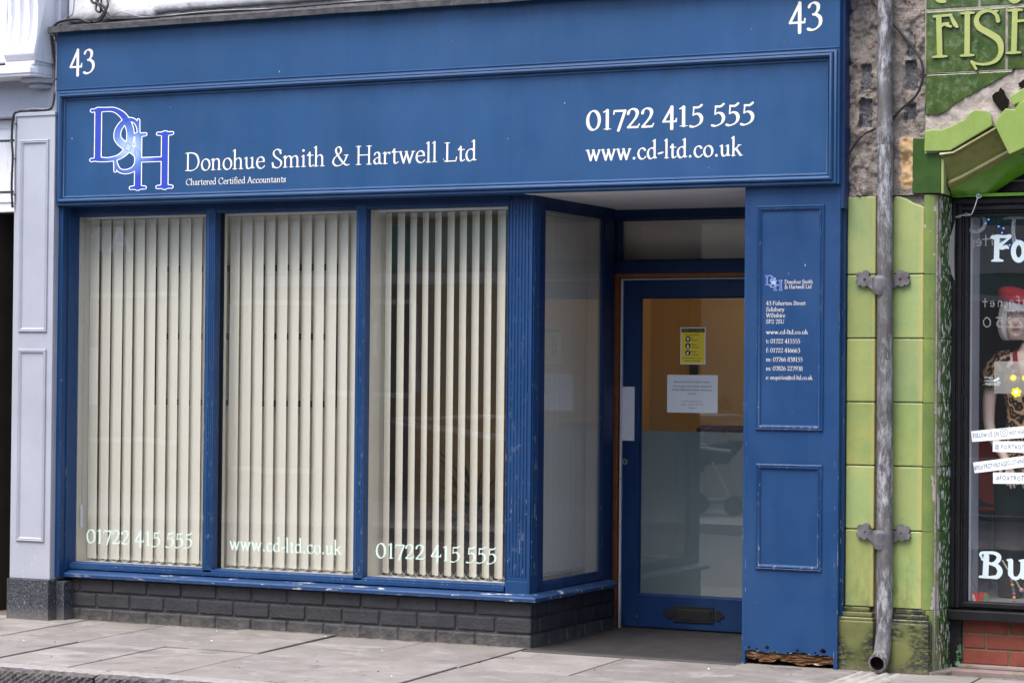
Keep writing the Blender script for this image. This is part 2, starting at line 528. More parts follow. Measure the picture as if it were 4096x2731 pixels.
# ------------------------------------------------------------------ materials
class NT:
    def __init__(s, name, rough=0.5, spec=0.5, metal=0.0):
        s.mat = bpy.data.materials.new(name)
        s.mat.use_nodes = True
        s.t = s.mat.node_tree
        s.b = s.t.nodes['Principled BSDF']
        s.out = s.t.nodes['Material Output']
        s.b.inputs['Roughness'].default_value = rough
        s.b.inputs['Specular IOR Level'].default_value = spec
        s.b.inputs['Metallic'].default_value = metal
        s._p = None

    def n(s, typ, ins=None, **props):
        nd = s.t.nodes.new(typ)
        for k, v in props.items(): setattr(nd, k, v)
        for k, v in (ins or {}).items(): s.put(nd.inputs[k], v)
        return nd

    def put(s, sock, v):
        if isinstance(v, bpy.types.NodeSocket): s.t.links.new(v, sock)
        else:
            if sock.type == 'RGBA' and len(v) == 3: v = (*v, 1)
            sock.default_value = v

    def set(s, name, v): s.put(s.b.inputs[name], v); return s

    def pos(s, scale=None):
        if s._p is None: s._p = s.n('ShaderNodeNewGeometry').outputs['Position']
        if scale is None: return s._p
        return s.n('ShaderNodeVectorMath', {0: s._p, 1: scale}, operation='MULTIPLY').outputs[0]

    def xyz(s): return s.n('ShaderNodeSeparateXYZ', {0: s.pos()}).outputs

    def noise(s, scale, detail=4, rough=.55, vec=None, dist=0.0):
        return s.n('ShaderNodeTexNoise', {'Vector': vec or s.pos(), 'Scale': scale, 'Detail': detail, 'Roughness': rough, 'Distortion': dist}).outputs[0]

    def vor(s, scale, vec=None, feature='F1', out='Distance'):
        return s.n('ShaderNodeTexVoronoi', {'Vector': vec or s.pos(), 'Scale': scale}, feature=feature).outputs[out]

    def rng(s, f, a, b, c=0.0, d=1.0):
        return s.n('ShaderNodeMapRange', {0: f, 1: a, 2: b, 3: c, 4: d}).outputs[0]

    def mix(s, f, a, b, blend='MIX'):
        nd = s.n('ShaderNodeMix', data_type='RGBA', blend_type=blend)
        s.put(nd.inputs[0], f); s.put(nd.inputs[6], a); s.put(nd.inputs[7], b)
        return nd.outputs[2]

    def m(s, op, a, b=0.0, c=0.0):
        return s.n('ShaderNodeMath', {0: a, 1: b, 2: c}, operation=op).outputs[0]

    def edge(s, r=.006, lo=.02, hi=.2):
        bv = s.n('ShaderNodeBevel', {'Radius': r}, samples=6).outputs[0]
        g = s.n('ShaderNodeNewGeometry').outputs['True Normal']
        d = s.n('ShaderNodeVectorMath', {0: bv, 1: g}, operation='DOT_PRODUCT').outputs['Value']
        return s.rng(s.m('SUBTRACT', 1.0, d), lo, hi)

    def bump(s, h, strength=.3, dist=.01):
        nd = s.n('ShaderNodeBump', {'Height': h, 'Strength': strength, 'Distance': dist})
        s.put(s.b.inputs['Normal'], nd.outputs[0])
        return s


def mul(c, k): return tuple(min(1, x * k) for x in c[:3])


def plain(name, col, rough=.5, spec=.5, var=.12, scale=6, bump=0, bscale=120, metal=0, dist=.004):
    t = NT(name, rough, spec, metal)
    t.set('Base Color', t.mix(t.rng(t.noise(scale, 5), .3, .7), mul(col, 1 - var), mul(col, 1 + var)))
    if bump: t.bump(t.noise(bscale, 4), bump, dist)
    return t.mat


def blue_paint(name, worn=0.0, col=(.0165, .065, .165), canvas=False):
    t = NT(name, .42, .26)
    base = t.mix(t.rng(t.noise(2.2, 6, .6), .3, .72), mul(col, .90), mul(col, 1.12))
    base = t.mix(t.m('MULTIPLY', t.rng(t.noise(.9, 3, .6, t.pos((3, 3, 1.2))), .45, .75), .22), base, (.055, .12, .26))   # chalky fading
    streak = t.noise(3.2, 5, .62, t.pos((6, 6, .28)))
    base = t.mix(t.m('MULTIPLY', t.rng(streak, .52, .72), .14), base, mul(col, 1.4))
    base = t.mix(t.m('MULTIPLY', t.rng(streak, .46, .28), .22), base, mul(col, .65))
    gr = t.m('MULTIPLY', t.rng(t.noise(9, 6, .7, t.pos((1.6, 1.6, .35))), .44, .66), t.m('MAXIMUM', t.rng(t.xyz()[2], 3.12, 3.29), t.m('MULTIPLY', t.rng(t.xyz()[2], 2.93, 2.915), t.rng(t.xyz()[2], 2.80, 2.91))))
    base = t.mix(t.m('MULTIPLY', gr, .55), base, (.016, .035, .075))  # grime under cornice and moulding, with the cornice's shadow painted in
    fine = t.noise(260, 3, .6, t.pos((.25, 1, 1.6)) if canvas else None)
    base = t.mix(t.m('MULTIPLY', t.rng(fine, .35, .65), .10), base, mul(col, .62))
    # specks of bird lime and flaked spots
    sp = t.m('MULTIPLY', t.rng(t.vor(14, t.pos((1, 1, .55))), .055, .03), t.rng(t.noise(3, 2), .52, .56))
    base = t.mix(t.m('MULTIPLY', sp, .55), base, (.55, .58, .62))
    if worn:
        z = t.xyz()[2]
        low = t.rng(z, 1.5, .1, .25, 1.0)
        e = t.m('MULTIPLY', t.edge(.005, .03, .16), low)
        chip = t.m('MULTIPLY', e, t.rng(t.noise(38, 5, .7, t.pos((1, 1, .45))), .632 - .05 * worn, .652 - .05 * worn))
        flake = t.m('MULTIPLY', t.rng(t.noise(22, 6, .7), .70, .72), t.rng(z, 1.3, .0))
        base = t.mix(t.m('MULTIPLY', chip, .95), base, (.66, .64, .58))
        base = t.mix(t.m('MULTIPLY', flake, .8), base, (.5, .5, .5))
    t.set('Base Color', base)
    t.set('Roughness', t.rng(t.noise(7, 4), .3, .7, .34, .52))
    t.bump(t.m('ADD', t.m('MULTIPLY', fine, .5), t.m('MULTIPLY', t.noise(30, 3), .5)), .22, .0025)
    return t.mat


M = {}
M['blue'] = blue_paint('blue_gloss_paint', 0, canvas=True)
M['blue_gloss'] = blue_paint('moulding_gloss_paint', 0)
M['blue_gloss'].node_tree.nodes['Principled BSDF'].inputs['Specular IOR Level'].default_value = .6
M['blue_worn'] = blue_paint('worn_blue_paint', 1.0, (.0105, .046, .134))
M['blue_deep'] = blue_paint('shaded_blue_paint', .25, (.0065, .028, .098))  # same blue with the shade of porch and side faces in its colour
M['cream_vinyl'] = plain('cream_vinyl', (.74, .71, .64), .45, .3, .03)
M['window_vinyl'] = plain('pale_green_vinyl', (.56, .70, .61), .5, .3, .03)
M['ice_vinyl'] = plain('ice_blue_vinyl', (.58, .68, .72), .45, .3, .04)
M['white_vinyl'] = plain('white_vinyl', (.85, .85, .88), .4, .3, .02)

t = NT('lead_flashing', .55, .4, .25)
b_ = t.mix(t.rng(t.noise(14, 6, .65, t.pos((1, 1, 2))), .35, .68), (.035, .034, .038), (.10, .097, .10))
b_ = t.mix(t.m('MULTIPLY', t.rng(t.noise(60, 4, .7, t.pos((1.6, 1, .3))), .60, .68), .5), b_, (.2, .195, .19))
t.set('Base Color', b_); t.bump(t.noise(18, 5), .35, .008); M['lead'] = t.mat

t = NT('white_painted_render', .75, .3)
b_ = t.mix(t.rng(t.noise(30, 6, .7), .58, .66), (.80, .79, .80), (.50, .47, .44))
z = t.xyz()[2]
b_ = t.mix(t.m('MULTIPLY', t.rng(z, 3.43, 3.37), t.rng(t.noise(9, 5, .7), .35, .6)), b_, (.30, .27, .27))
t.set('Base Color', b_); t.bump(t.noise(26, 6, .65), .5, .012); M['white_render'] = t.mat
M['dirty_render'] = plain('dirty_render', (.20, .18, .185), .9, .2, .4, 20, .6, 60, dist=.01)


def lilac_paint(name, col, worn):
    t = NT(name, .5, .4)
    b = t.mix(t.rng(t.noise(4, 6, .6), .3, .72), mul(col, .9), mul(col, 1.06))
    b = t.mix(t.m('MULTIPLY', t.rng(t.noise(11, 6, .7, t.pos((2, 2, .35))), .58, .7), .45), b, (.40, .35, .28))
    if worn:
        zz = t.xyz()[2]
        e = t.m('MULTIPLY', t.edge(.006, .01, .1), t.rng(t.noise(45, 5, .7), .54, .58))
        b = t.mix(t.m('MULTIPLY', e, t.rng(zz, 2.3, .5, .25, 1)), b, (.42, .36, .28))
        fl = t.m('MULTIPLY', t.rng(t.noise(16, 7, .75, t.pos((1, 1, 2.2))), .60, .62), t.rng(zz, .46, .25))
        b = t.mix(fl, b, (.62, .58, .50))
    t.set('Base Color', b); t.bump(t.noise(50, 4), .15, .003)
    return t.mat


M['lilac'] = lilac_paint('lilac_grey_paint', (.38, .395, .45), 1)
M['lilac_wall'] = lilac_paint('grey_wall_paint', (.40, .41, .48), 0)
M['white_wood'] = lilac_paint('white_fascia_paint', (.74, .75, .80), 0)

t = NT('larvikite_granite', .22, .5)
v1 = t.vor(130, None, 'F1', 'Color')
k = t.n('ShaderNodeSeparateXYZ', {0: v1}).outputs[0]
b_ = t.mix(t.rng(k, .2, .9), (.03, .033, .039), (.075, .081, .092))
b_ = t.mix(t.rng(t.noise(60, 4), .62, .68), b_, (.20, .225, .27))
b_ = t.mix(t.rng(t.xyz()[2], .08, -.02, 0, .5), b_, (.24, .22, .2))
t.set('Base Color', b_); M['granite'] = t.mat

t = NT('dark_grey_brick_paint', .55, .4)
b_ = t.mix(t.rng(t.noise(9, 6, .6), .3, .7), (.024, .024, .028), (.038, .0375, .042))
b_ = t.mix(t.m('MULTIPLY', t.rng(t.xyz()[2], .09, -.01, 0, 1), t.rng(t.noise(13, 6, .7), .38, .62, .15, .9)), b_, (.15, .135, .12))
b_ = t.mix(t.rng(t.noise(70, 4, .7), .66, .72, 0, .6), b_, (.13, .125, .12))
t.set('Base Color', b_); t.bump(t.noise(38, 6, .7), .9, .009); M['dark_brick'] = t.mat

# pavement stone: each slab carries its own tone
t = NT('york_stone_paving', .85, .25)
tone = t.n('ShaderNodeVertexColor', layer_name='tone').outputs[0]; t.mat['tone'] = 1
b_ = t.mix(t.rng(t.noise(3.5, 7, .62), .3, .7), (.182, .166, .154), (.272, .250, .233))
b_ = t.mix(1.0, b_, tone, 'MULTIPLY')
b_ = t.mix(t.m('MULTIPLY', t.rng(t.noise(5, 5, .65, t.pos((.5, 1.6, 1))), .52, .68), .45), b_, (.265, .25, .24))
b_ = t.mix(t.rng(t.noise(26, 5, .7), .62, .75, 0, .6), b_, (.10, .09, .083))
b_ = t.mix(t.rng(t.vor(7, t.pos((1, 1, 0))), .10, .06, 0, .6), b_, (.07, .064, .06))
b_ = t.mix(t.rng(t.noise(1.7, 6, .7, t.pos((1, 1.4, 1)), .8), .56, .66, 0, .6), b_, (.125, .113, .106))
b_ = t.mix(t.rng(t.noise(4.2, 6, .72, t.pos((.8, 1.8, 1)), .5), .54, .63, 0, .5), b_, (.37, .35, .335))
b_ = t.mix(t.rng(t.noise(190, 2, .6), .60, .72, 0, .5), b_, (.38, .36, .34))
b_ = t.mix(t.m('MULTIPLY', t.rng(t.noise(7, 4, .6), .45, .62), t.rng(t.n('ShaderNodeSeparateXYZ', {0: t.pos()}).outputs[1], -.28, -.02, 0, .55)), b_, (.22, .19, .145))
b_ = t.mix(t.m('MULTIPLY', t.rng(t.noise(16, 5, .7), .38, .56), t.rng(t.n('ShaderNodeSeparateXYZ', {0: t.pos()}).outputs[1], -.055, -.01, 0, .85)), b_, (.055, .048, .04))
t.set('Base Color', b_); t.bump(t.noise(70, 6, .7), .35, .004); M['slab'] = t.mat
M['joint'] = plain('dark_joint', (.035, .03, .027), .95, .1, .3, 30)
t = NT('kerb_granite', .8, .3)
b_ = t.mix(t.rng(t.noise(30, 6, .7), .3, .7), (.20, .187, .177), (.38, .36, .345))
t.set('Base Color', b_); t.bump(t.noise(120, 5, .7), .4, .004); M['kerb'] = t.mat
M['kerb_face'] = plain('chiselled_kerb_face', (.11, .10, .10), .9, .2, .5, 30, .5, 90)
M['asphalt'] = plain('asphalt', (.14, .138, .136), .85, .3, .25, 12, .5, 200)

t = NT('porch_tile', .6, .4)
b_ = t.mix(t.rng(t.noise(7, 6, .65), .3, .7), (.018, .017, .018), (.042, .039, .038))
x, y, _z = t.xyz()
gx = t.m('PINGPONG', x, .075); gy = t.m('PINGPONG', y, .075)
line = t.m('MAXIMUM', t.rng(gx, .004, .0015), t.rng(gy, .004, .0015))
b_ = t.mix(t.m('MULTIPLY', line, .6), b_, (.085, .08, .076))
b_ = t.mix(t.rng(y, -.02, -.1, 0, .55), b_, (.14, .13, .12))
st = t.n('ShaderNodeMath', {0: t.m('PINGPONG', x, .0095), 1: t.m('PINGPONG', y, .014)}, operation='MULTIPLY').outputs[0]
t.set('Base Color', t.mix(t.rng(st, .00002, .00008, 0, .38), b_, (.018, .017, .018)))
t.bump(st, .5, .4); M['porch_tile'] = t.mat

M['soffit'] = plain('white_soffit', (.78, .77, .77), .7, .3, .05, 5)
M['timber'] = plain('varnished_timber', (.26, .085, .03), .45, .4, .25, 22)
t = NT('weathered_strip', .4, .4)
t.set('Base Color', (.55, .56, .6)); M['strip'] = t.mat
M['steel_white'] = plain('white_push_plate', (.72, .72, .76), .35, .5, .04)
M['steel'] = plain('steel', (.45, .44, .42), .35, .5, .1, 30, metal=.8)
t = NT('black_hammered_iron', .38, .5)
t.set('Base Color', (.012, .012, .014)); t.bump(t.vor(240), .35, .003); M['iron'] = t.mat
M['cream_wood'] = plain('cream_inner_wood', (.66, .62, .53), .6, .3, .05)


def glass(name, tint=(.97, .975, .96), k=2.1, dust_haze=.012):
    t = NT(name)
    fc = t.n('ShaderNodeLayerWeight', {'Blend': .5}).outputs['Facing']
    fr = t.m('MINIMUM', t.m('MULTIPLY', t.m('ADD', .04, t.m('MULTIPLY', t.m('POWER', fc, 5.0), .96)), k), 1.0)
    tr = t.n('ShaderNodeBsdfTransparent', {'Color': tint}).outputs[0]
    gl = t.n('ShaderNodeBsdfGlossy', {'Color': (1, 1, 1), 'Roughness': .0}).outputs[0]
    wob = t.n('ShaderNodeBump', {'Height': t.noise(1.6, 2), 'Strength': .03, 'Distance': .02}).outputs[0]
    t.t.links.new(wob, t.t.nodes[gl.node.name].inputs['Normal'])
    mx = t.n('ShaderNodeMixShader', {0: fr, 1: tr, 2: gl}).outputs[0]
    # painted haze for the side pane, elsewhere a faint film of street dust
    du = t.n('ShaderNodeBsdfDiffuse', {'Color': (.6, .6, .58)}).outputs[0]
    f2 = t.rng(t.noise(220, 3, .6), .66, .76, dust_haze, .22 + dust_haze)
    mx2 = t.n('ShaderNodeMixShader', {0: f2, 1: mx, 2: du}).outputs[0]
    t.t.links.new(mx2, t.out.inputs[0])
    return t.mat


M['glass'] = glass('window_glass')
M['haze_glass'] = glass('haze_glass', dust_haze=.22)  # pale haze painted on the pane for the brightness of the blind behind
t = NT('frosted_film', .32, .5)
t.set('Transmission Weight', .0)
t.set('Base Color', t.mix(t.rng(t.noise(3, 4), .3, .7), (.115, .158, .176), (.135, .178, .192)))
t.set('Coat Weight', .9); t.set('Coat Roughness', .02)
M['frost'] = t.mat

t = NT('blind_fabric', .8, .2)
x, y, z = t.xyz()
b_ = t.mix(t.rng(t.noise(500, 2), .3, .7), (.77, .75, .665), (.83, .81, .725))
t.set('Base Color', b_)
tl = t.n('ShaderNodeBsdfTranslucent', {'Color': (.60, .57, .46)}).outputs[0]
mx = t.n('ShaderNodeMixShader', {0: .22, 1: t.b.outputs[0], 2: tl}).outputs[0]
t.t.links.new(mx, t.out.inputs[0]); M['blind'] = t.mat
M['bead'] = plain('white_bead', (.82, .82, .80), .4, .4, .02)
M['amber'] = plain('amber_wall_paint', (.62, .40, .125), .7, .3, .06, 2)

M['back_cream'] = plain('cream_partition', (.70, .64, .53), .8, .2, .05, 3)
M['grout'] = plain('pale_grout', (.26, .235, .19), .9, .2, .25, 40)
M['room_floor'] = plain('brown_carpet', (.10, .07, .05), .95, .1, .2, 8)
M['room_wall'] = plain('dim_room_wall', (.26, .20, .13), .8, .2, .15, 1.5)
M['charcoal'] = plain('charcoal_furniture', (.03, .03, .034), .6, .3, .2)
M['purple'] = plain('purple_box', (.10, .03, .13), .6, .3, .1)
M['red_sign'] = plain('red_sign', (.25, .03, .02), .5, .3, .1)
M['green_sign'] = plain('green_sign', (.05, .09, .03), .5, .3, .1)
M['leaf'] = plain('dark_leaf', (.035, .06, .02), .5, .4, .3, 30)
M['pot'] = plain('terracotta_pot', (.25, .10, .05), .7, .3, .2)
M['yellow'] = plain('yellow_card', (.90, .70, .05), .5, .4, .02)
M['black'] = plain('black_ink', (.012, .012, .014), .6, .3, .1)
M['grey_ink'] = plain('grey_ink', (.04, .04, .05), .6, .3, .1)
M['paper'] = plain('white_paper', (.80, .84, .88), .6, .3, .02)
M['cable'] = plain('black_cable', (.018, .018, .02), .5, .4, .3, 40)
M['grey_cable'] = plain('grey_cable', (.33, .33, .35), .6, .3, .2, 40)
M['clip'] = plain('cable_clip', (.10, .10, .10), .5, .4, .2, 40)

# green glazed tiles
def tile_mat(name, a, b, c, scale=5, rough=.16, chips=0.0):
    t = NT(name, rough, .5)
    tone = t.n('ShaderNodeVertexColor', layer_name='tone').outputs[0]; t.mat['tone'] = 1
    bb = t.mix(t.rng(t.noise(scale, 6, .6), .33, .68), a, b)
    bb = t.mix(t.rng(t.noise(scale * 2.3, 6, .7), .5, .72, 0, .7), bb, c)
    bb = t.mix(1.0, bb, tone, 'MULTIPLY')
    bb = t.mix(t.rng(t.noise(110, 3, .6), .70, .75, 0, .6), bb, (.05, .055, .03))
    xx = t.xyz()[0]
    ye = t.m('MAXIMUM', t.m('MULTIPLY', t.rng(xx, 1.785, 1.803), t.rng(xx, 1.82, 1.81)), t.m('MULTIPLY', t.rng(xx, 2.010, 2.034), t.rng(xx, 2.05, 2.042)))
    if name.startswith('light'): bb = t.mix(t.m('MULTIPLY', ye, .75), bb, (.42, .37, .14))
    e = t.edge(.006, .02, .25)
    bb = t.mix(t.m('MULTIPLY', e, .45), bb, (.34, .30, .13))
    rg = rough
    if chips:
        ch = t.rng(t.m('ADD', t.noise(11, 5, .62, t.pos((1.3, 1.3, .75))), t.rng(t.xyz()[0], 2.065, 2.10, -.06, .13)), .640, .648)
        chc = t.mix(t.noise(40, 5), (.36, .30, .27), (.56, .50, .46))
        bb = t.mix(ch, bb, chc)
        rg = t.rng(ch, 0, 1, rough, .85)
        t.bump(t.m('ADD', t.m('MULTIPLY', ch, -1.5), t.m('MULTIPLY', t.noise(60, 5), .3)), .5, .006)
    else:
        t.bump(t.m('ADD', t.noise(16, 4), t.m('MULTIPLY', t.noise(70, 4), .25)), .22, .006)
    zz = t.xyz()[2]
    gm = t.m('MULTIPLY', t.rng(t.noise(7, 6, .7, t.pos((1.5, 1.5, .6))), .48, .66), t.rng(zz, .75, .28, .1, .7))
    bb = t.mix(gm, bb, (.10, .11, .05))
    t.set('Roughness', rg)
    t.set('Base Color', bb)
    return t.mat


M['tile_light'] = tile_mat('light_green_glaze', (.235, .315, .125), (.345, .375, .145), (.185, .315, .150), 3.5, .09)
M['tile_mid'] = tile_mat('mid_green_glaze', (.125, .190, .055), (.185, .235, .065), (.085, .165, .055), 6, .10, .55)
M['tile_dark'] = tile_mat('dark_green_glaze', (.025, .062, .014), (.038, .085, .02), (.065, .09, .02), 9, .14)
M['tile_sign'] = tile_mat('mottled_green_glaze', (.024, .052, .012), (.068, .105, .026), (.17, .235, .13), 13, .14)
M['tile_letter'] = tile_mat('yellow_green_glaze', (.32, .37, .11), (.38, .41, .14), (.26, .36, .12), 12, .16)
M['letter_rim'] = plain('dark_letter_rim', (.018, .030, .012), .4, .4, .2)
M['bay_lining'] = plain('bay_lining', (.22, .22, .23), .8, .2, .1)
M['tile_arch'] = tile_mat('lime_arch_glaze', (.205, .305, .072), (.25, .335, .095), (.21, .275, .07), 5, .16)
M['tile_olive'] = tile_mat('olive_band_glaze', (.145, .155, .032), (.19, .19, .04), (.085, .125, .022), 7, .18)
M['tile_bright'] = tile_mat('bright_green_glaze', (.085, .25, .018), (.12, .32, .024), (.035, .11, .012), 6, .2)
t = NT('stained_base_glaze', .2, .45)
b_ = t.mix(t.rng(t.noise(6, 5), .3, .7), (.085, .095, .03), (.15, .16, .055))
g = t.m('MULTIPLY', t.rng(t.noise(26, 7, .75, t.pos((1, 1, 3))), .44, .50), t.rng(t.noise(5, 3, .5, t.pos((1.1, 1, 1))), .40, .52))
b_ = t.mix(g, b_, (.022, .024, .022))
b_ = t.mix(t.rng(t.xyz()[2], .05, .0, 0, .45), b_, (.16, .14, .10))
b_ = t.mix(t.m('MULTIPLY', t.edge(.008, .02, .2), .6), b_, (.28, .25, .16))
t.set('Base Color', b_); M['tile_base'] = t.mat
t = NT('curved_return_glaze', .2, .5)
b_ = t.mix(t.rng(t.noise(8, 4), .3, .7), (.034, .078, .02), (.052, .105, .026))
ch = t.rng(t.noise(52, 3, .5, t.pos((1.5, 1.5, .50))), .578, .590)
b_ = t.mix(ch, b_, t.mix(t.noise(50), (.40, .35, .33), (.62, .57, .54)))
t.set('Base Color', b_); t.set('Roughness', t.rng(ch, 0, 1, .2, .9)); M['tile_return'] = t.mat

t = NT('rough_mortar', .95, .15)
b_ = t.mix(t.rng(t.noise(14, 7, .7), .3, .7), (.26, .222, .197), (.38, .335, .298))
b_ = t.mix(t.rng(t.noise(8, 7, .75, None, .8), .53, .60), b_, t.mix(t.noise(45, 5), (.32, .25, .205), (.46, .38, .33)))
cr = t.m('ABSOLUTE', t.m('SUBTRACT', t.noise(11, 6, .7, None, 1.2), .5))
b_ = t.mix(t.rng(cr, .012, .002, 0, .85), b_, (.035, .03, .028))
b_ = t.mix(t.rng(t.noise(34, 5, .75), .60, .68, 0, .85), b_, (.045, .04, .037))
t.set('Base Color', b_); t.bump(t.m('ADD', t.noise(80, 6, .75), t.m('MULTIPLY', t.noise(22, 6, .75), 1.5)), 1.0, .014); M['mortar'] = t.mat
M['breeze'] = plain('breeze_block', (.12, .122, .128), .95, .1, .6, 90, 1.0, 140, dist=.01)
M['plaster'] = plain('pink_plaster', (.36, .31, .275), .9, .2, .25, 22, .8, 60, dist=.008)
M['hole'] = plain('dark_hole', (.012, .009, .007), .95, .05, .3)
M['orange_plaster'] = plain('orange_plaster', (.44, .30, .16), .9, .2, .12, 14, .5, 60)

t = NT('lead_pipe', .6, .4, .15)
b_ = t.mix(t.rng(t.noise(12, 6, .65, t.pos((1, 1, .6))), .3, .7), (.075, .068, .067), (.125, .115, .115))
b_ = t.mix(t.m('MULTIPLY', t.rng(t.noise(26, 7, .8, t.pos((1.5, 1.5, .42))), .46, .60), t.rng(t.noise(3.5, 4), .38, .55, .12, .8)), b_, (.44, .45, .48))
b_ = t.mix(t.m('MULTIPLY', t.rng(t.noise(24, 5, .7), .58, .66), t.rng(t.xyz()[2], 2.8, 2.0, .15, .7)), b_, (.14, .19, .115))
t.set('Base Color', b_); t.bump(t.noise(40, 5, .7), .4, .004); M['pipe'] = t.mat
t = NT('lead_bracket', .55, .4, .3)
b_ = t.mix(t.rng(t.noise(20, 5), .3, .7), (.07, .064, .068), (.19, .183, .195))
t.set('Base Color', b_); t.bump(t.noise(70, 4), .3, .003); M['bracket'] = t.mat
M['rust'] = plain('rusty_screw', (.10, .035, .02), .8, .3, .4, 80)

t = NT('black_frame_paint', .5, .25)
b_ = t.mix(t.rng(t.noise(10, 5), .3, .7), (.006, .006, .0075), (.012, .012, .0145))
b_ = t.mix(t.m('MULTIPLY', t.edge(.004, .02, .2), t.rng(t.noise(60, 5, .7), .58, .62)), b_, (.22, .27, .24))
b_ = t.mix(t.m('MULTIPLY', t.rng(t.xyz()[2], .16, .05), t.rng(t.noise(26, 5, .7, t.pos((1, 1, .5))), .50, .53)), b_, (.15, .34, .15))
t.set('Base Color', b_); M['black_frame'] = t.mat

t = NT('red_brick', .8, .3)
tone = t.n('ShaderNodeVertexColor', layer_name='tone').outputs[0]; t.mat['tone'] = 1
b_ = t.mix(t.rng(t.noise(12, 6, .65), .3, .7), (.135, .036, .025), (.20, .055, .036))
t.set('Base Color', t.mix(1.0, b_, tone, 'MULTIPLY')); t.bump(t.noise(70, 5, .7), .4, .005); M['red_brick'] = t.mat
M['brick_mortar'] = plain('brick_mortar', (.13, .118, .08), .95, .1, .3, 30, .5, 120)
t = NT('threshold_stone', .85, .2)
b_ = t.mix(t.rng(t.noise(6, 6, .65), .3, .7), (.20, .14, .13), (.28, .23, .215))
b_ = t.mix(t.rng(t.noise(9, 5, .7), .52, .62, 0, .7), b_, (.13, .14, .06))
t.set('Base Color', b_); M['threshold'] = t.mat

t = NT('rotten_wood', .95, .1)
b_ = t.mix(t.rng(t.noise(30, 6, .75, t.pos((.35, 1, 2.2))), .3, .7), (.065, .028, .014), (.24, .13, .07))
b_ = t.mix(t.rng(t.noise(22, 5, .7, t.pos((.5, 1, 1.6))), .58, .66), b_, (.52, .44, .34))
b_ = t.mix(t.m('MULTIPLY', t.rng(t.noise(15, 5, .7), .5, .6), t.rng(t.xyz()[2], .035, .075)), b_, (.10, .10, .03))
t.set('Base Color', b_); t.bump(t.noise(60, 6, .75, t.pos((.3, 1, 2))), 1.0, .012); M['rot'] = t.mat

# mannequin things
M['skin'] = plain('mannequin_skin', (.70, .53, .45), .5, .4, .05, 8)
M['lip'] = plain('lip_paint', (.38, .10, .09), .4, .4, .05)
M['eye'] = plain('eye_paint', (.05, .055, .05), .4, .4, .1)
t = NT('silver_wig', .5, .3)
t.set('Base Color', t.mix(t.rng(t.noise(130, 3, .6, t.pos((1, 1, .06))), .35, .65), (.74, .73, .76), (.93, .92, .95)))
tl = t.n('ShaderNodeBsdfTranslucent', {'Color': (.92, .91, .94)}).outputs[0]
t.t.links.new(t.n('ShaderNodeMixShader', {0: .45, 1: t.b.outputs[0], 2: tl}).outputs[0], t.out.inputs[0]); M['wig'] = t.mat
M['beret'] = plain('red_felt', (.46, .02, .035), .95, .2, .15, 50)
M['scarf'] = plain('crimson_cord', (.24, .015, .035), .8, .2, .25, 80)
t = NT('leopard_print', .8, .2)
dv = t.n('ShaderNodeVectorMath', {0: t.pos(), 1: t.n('ShaderNodeVectorMath', {0: t.n('ShaderNodeTexNoise', {'Vector': t.pos(), 'Scale': 28.0}).outputs[1], 1: (.016, .016, .016)}, operation='MULTIPLY').outputs[0]}, operation='ADD').outputs[0]
d1 = t.vor(34, dv)
ring = t.m('MULTIPLY', t.rng(d1, .22, .28), t.rng(d1, .66, .58))
ring = t.m('MULTIPLY', ring, t.rng(t.noise(55, 2), .34, .40))
b_ = t.mix(t.rng(d1, .34, .28), (.42, .27, .16), (.24, .12, .06))
t.set('Base Color', t.mix(ring, b_, (.018, .013, .012))); M['leopard'] = t.mat
M['trouser'] = plain('black_cloth', (.012, .012, .014), .9, .2, .2)
M['red_chair'] = plain('red_plastic', (.50, .03, .022), .35, .4, .08, 4)
M['dark_room'] = plain('dark_shop_wall', (.018, .016, .022), .9, .2, .2, 2)
M['reveal_grey'] = plain('grey_reveal', (.30, .30, .34), .7, .3, .08)
M['pink'] = plain('pink_bead', (.62, .30, .36), .35, .5, .08)
M['pearl'] = plain('pearl_bead', (.52, .46, .34), .3, .5, .15, 60)
M['magenta'] = plain('magenta_bead', (.42, .05, .26), .3, .5, .1)
M['gold_yellow'] = plain('yellow_bead', (.70, .52, .04), .35, .5, .08)
M['jade'] = plain('green_card', (.06, .22, .13), .5, .4, .15)
M['flower'] = plain('yellow_flower_film', (.80, .68, .04), .5, .3, .03)
t = NT('translucent_notice')
mx = t.n('ShaderNodeMixShader', {0: .42, 1: t.n('ShaderNodeBsdfTransparent', {}).outputs[0], 2: t.n('ShaderNodeBsdfDiffuse', {'Color': (.66, .66, .62)}).outputs[0]}).outputs[0]
t.t.links.new(mx, t.out.inputs[0]); M['film'] = t.mat
t = NT('chalk_pen')
mx = t.n('ShaderNodeMixShader', {0: t.rng(t.noise(120, 3), .3, .7, .35, .7), 1: t.n('ShaderNodeBsdfTransparent', {}).outputs[0], 2: t.n('ShaderNodeBsdfDiffuse', {'Color': (.46, .46, .50)}).outputs[0]}).outputs[0]
t.t.links.new(mx, t.out.inputs[0]); M['chalk'] = t.mat
t = NT('blue_led')
t.t.links.new(t.n('ShaderNodeEmission', {'Color': (.08, .16, 1.0, 1), 'Strength': 2.2}).outputs[0], t.out.inputs[0]); M['led'] = t.mat
t = NT('cobweb')
mx = t.n('ShaderNodeMixShader', {0: .5, 1: t.n('ShaderNodeBsdfTransparent', {}).outputs[0], 2: t.n('ShaderNodeBsdfDiffuse', {'Color': (.5, .48, .47)}).outputs[0]}).outputs[0]
t.t.links.new(mx, t.out.inputs[0]); M['web'] = t.mat
M['string'] = plain('white_string', (.66, .65, .64), .8, .2, .1)

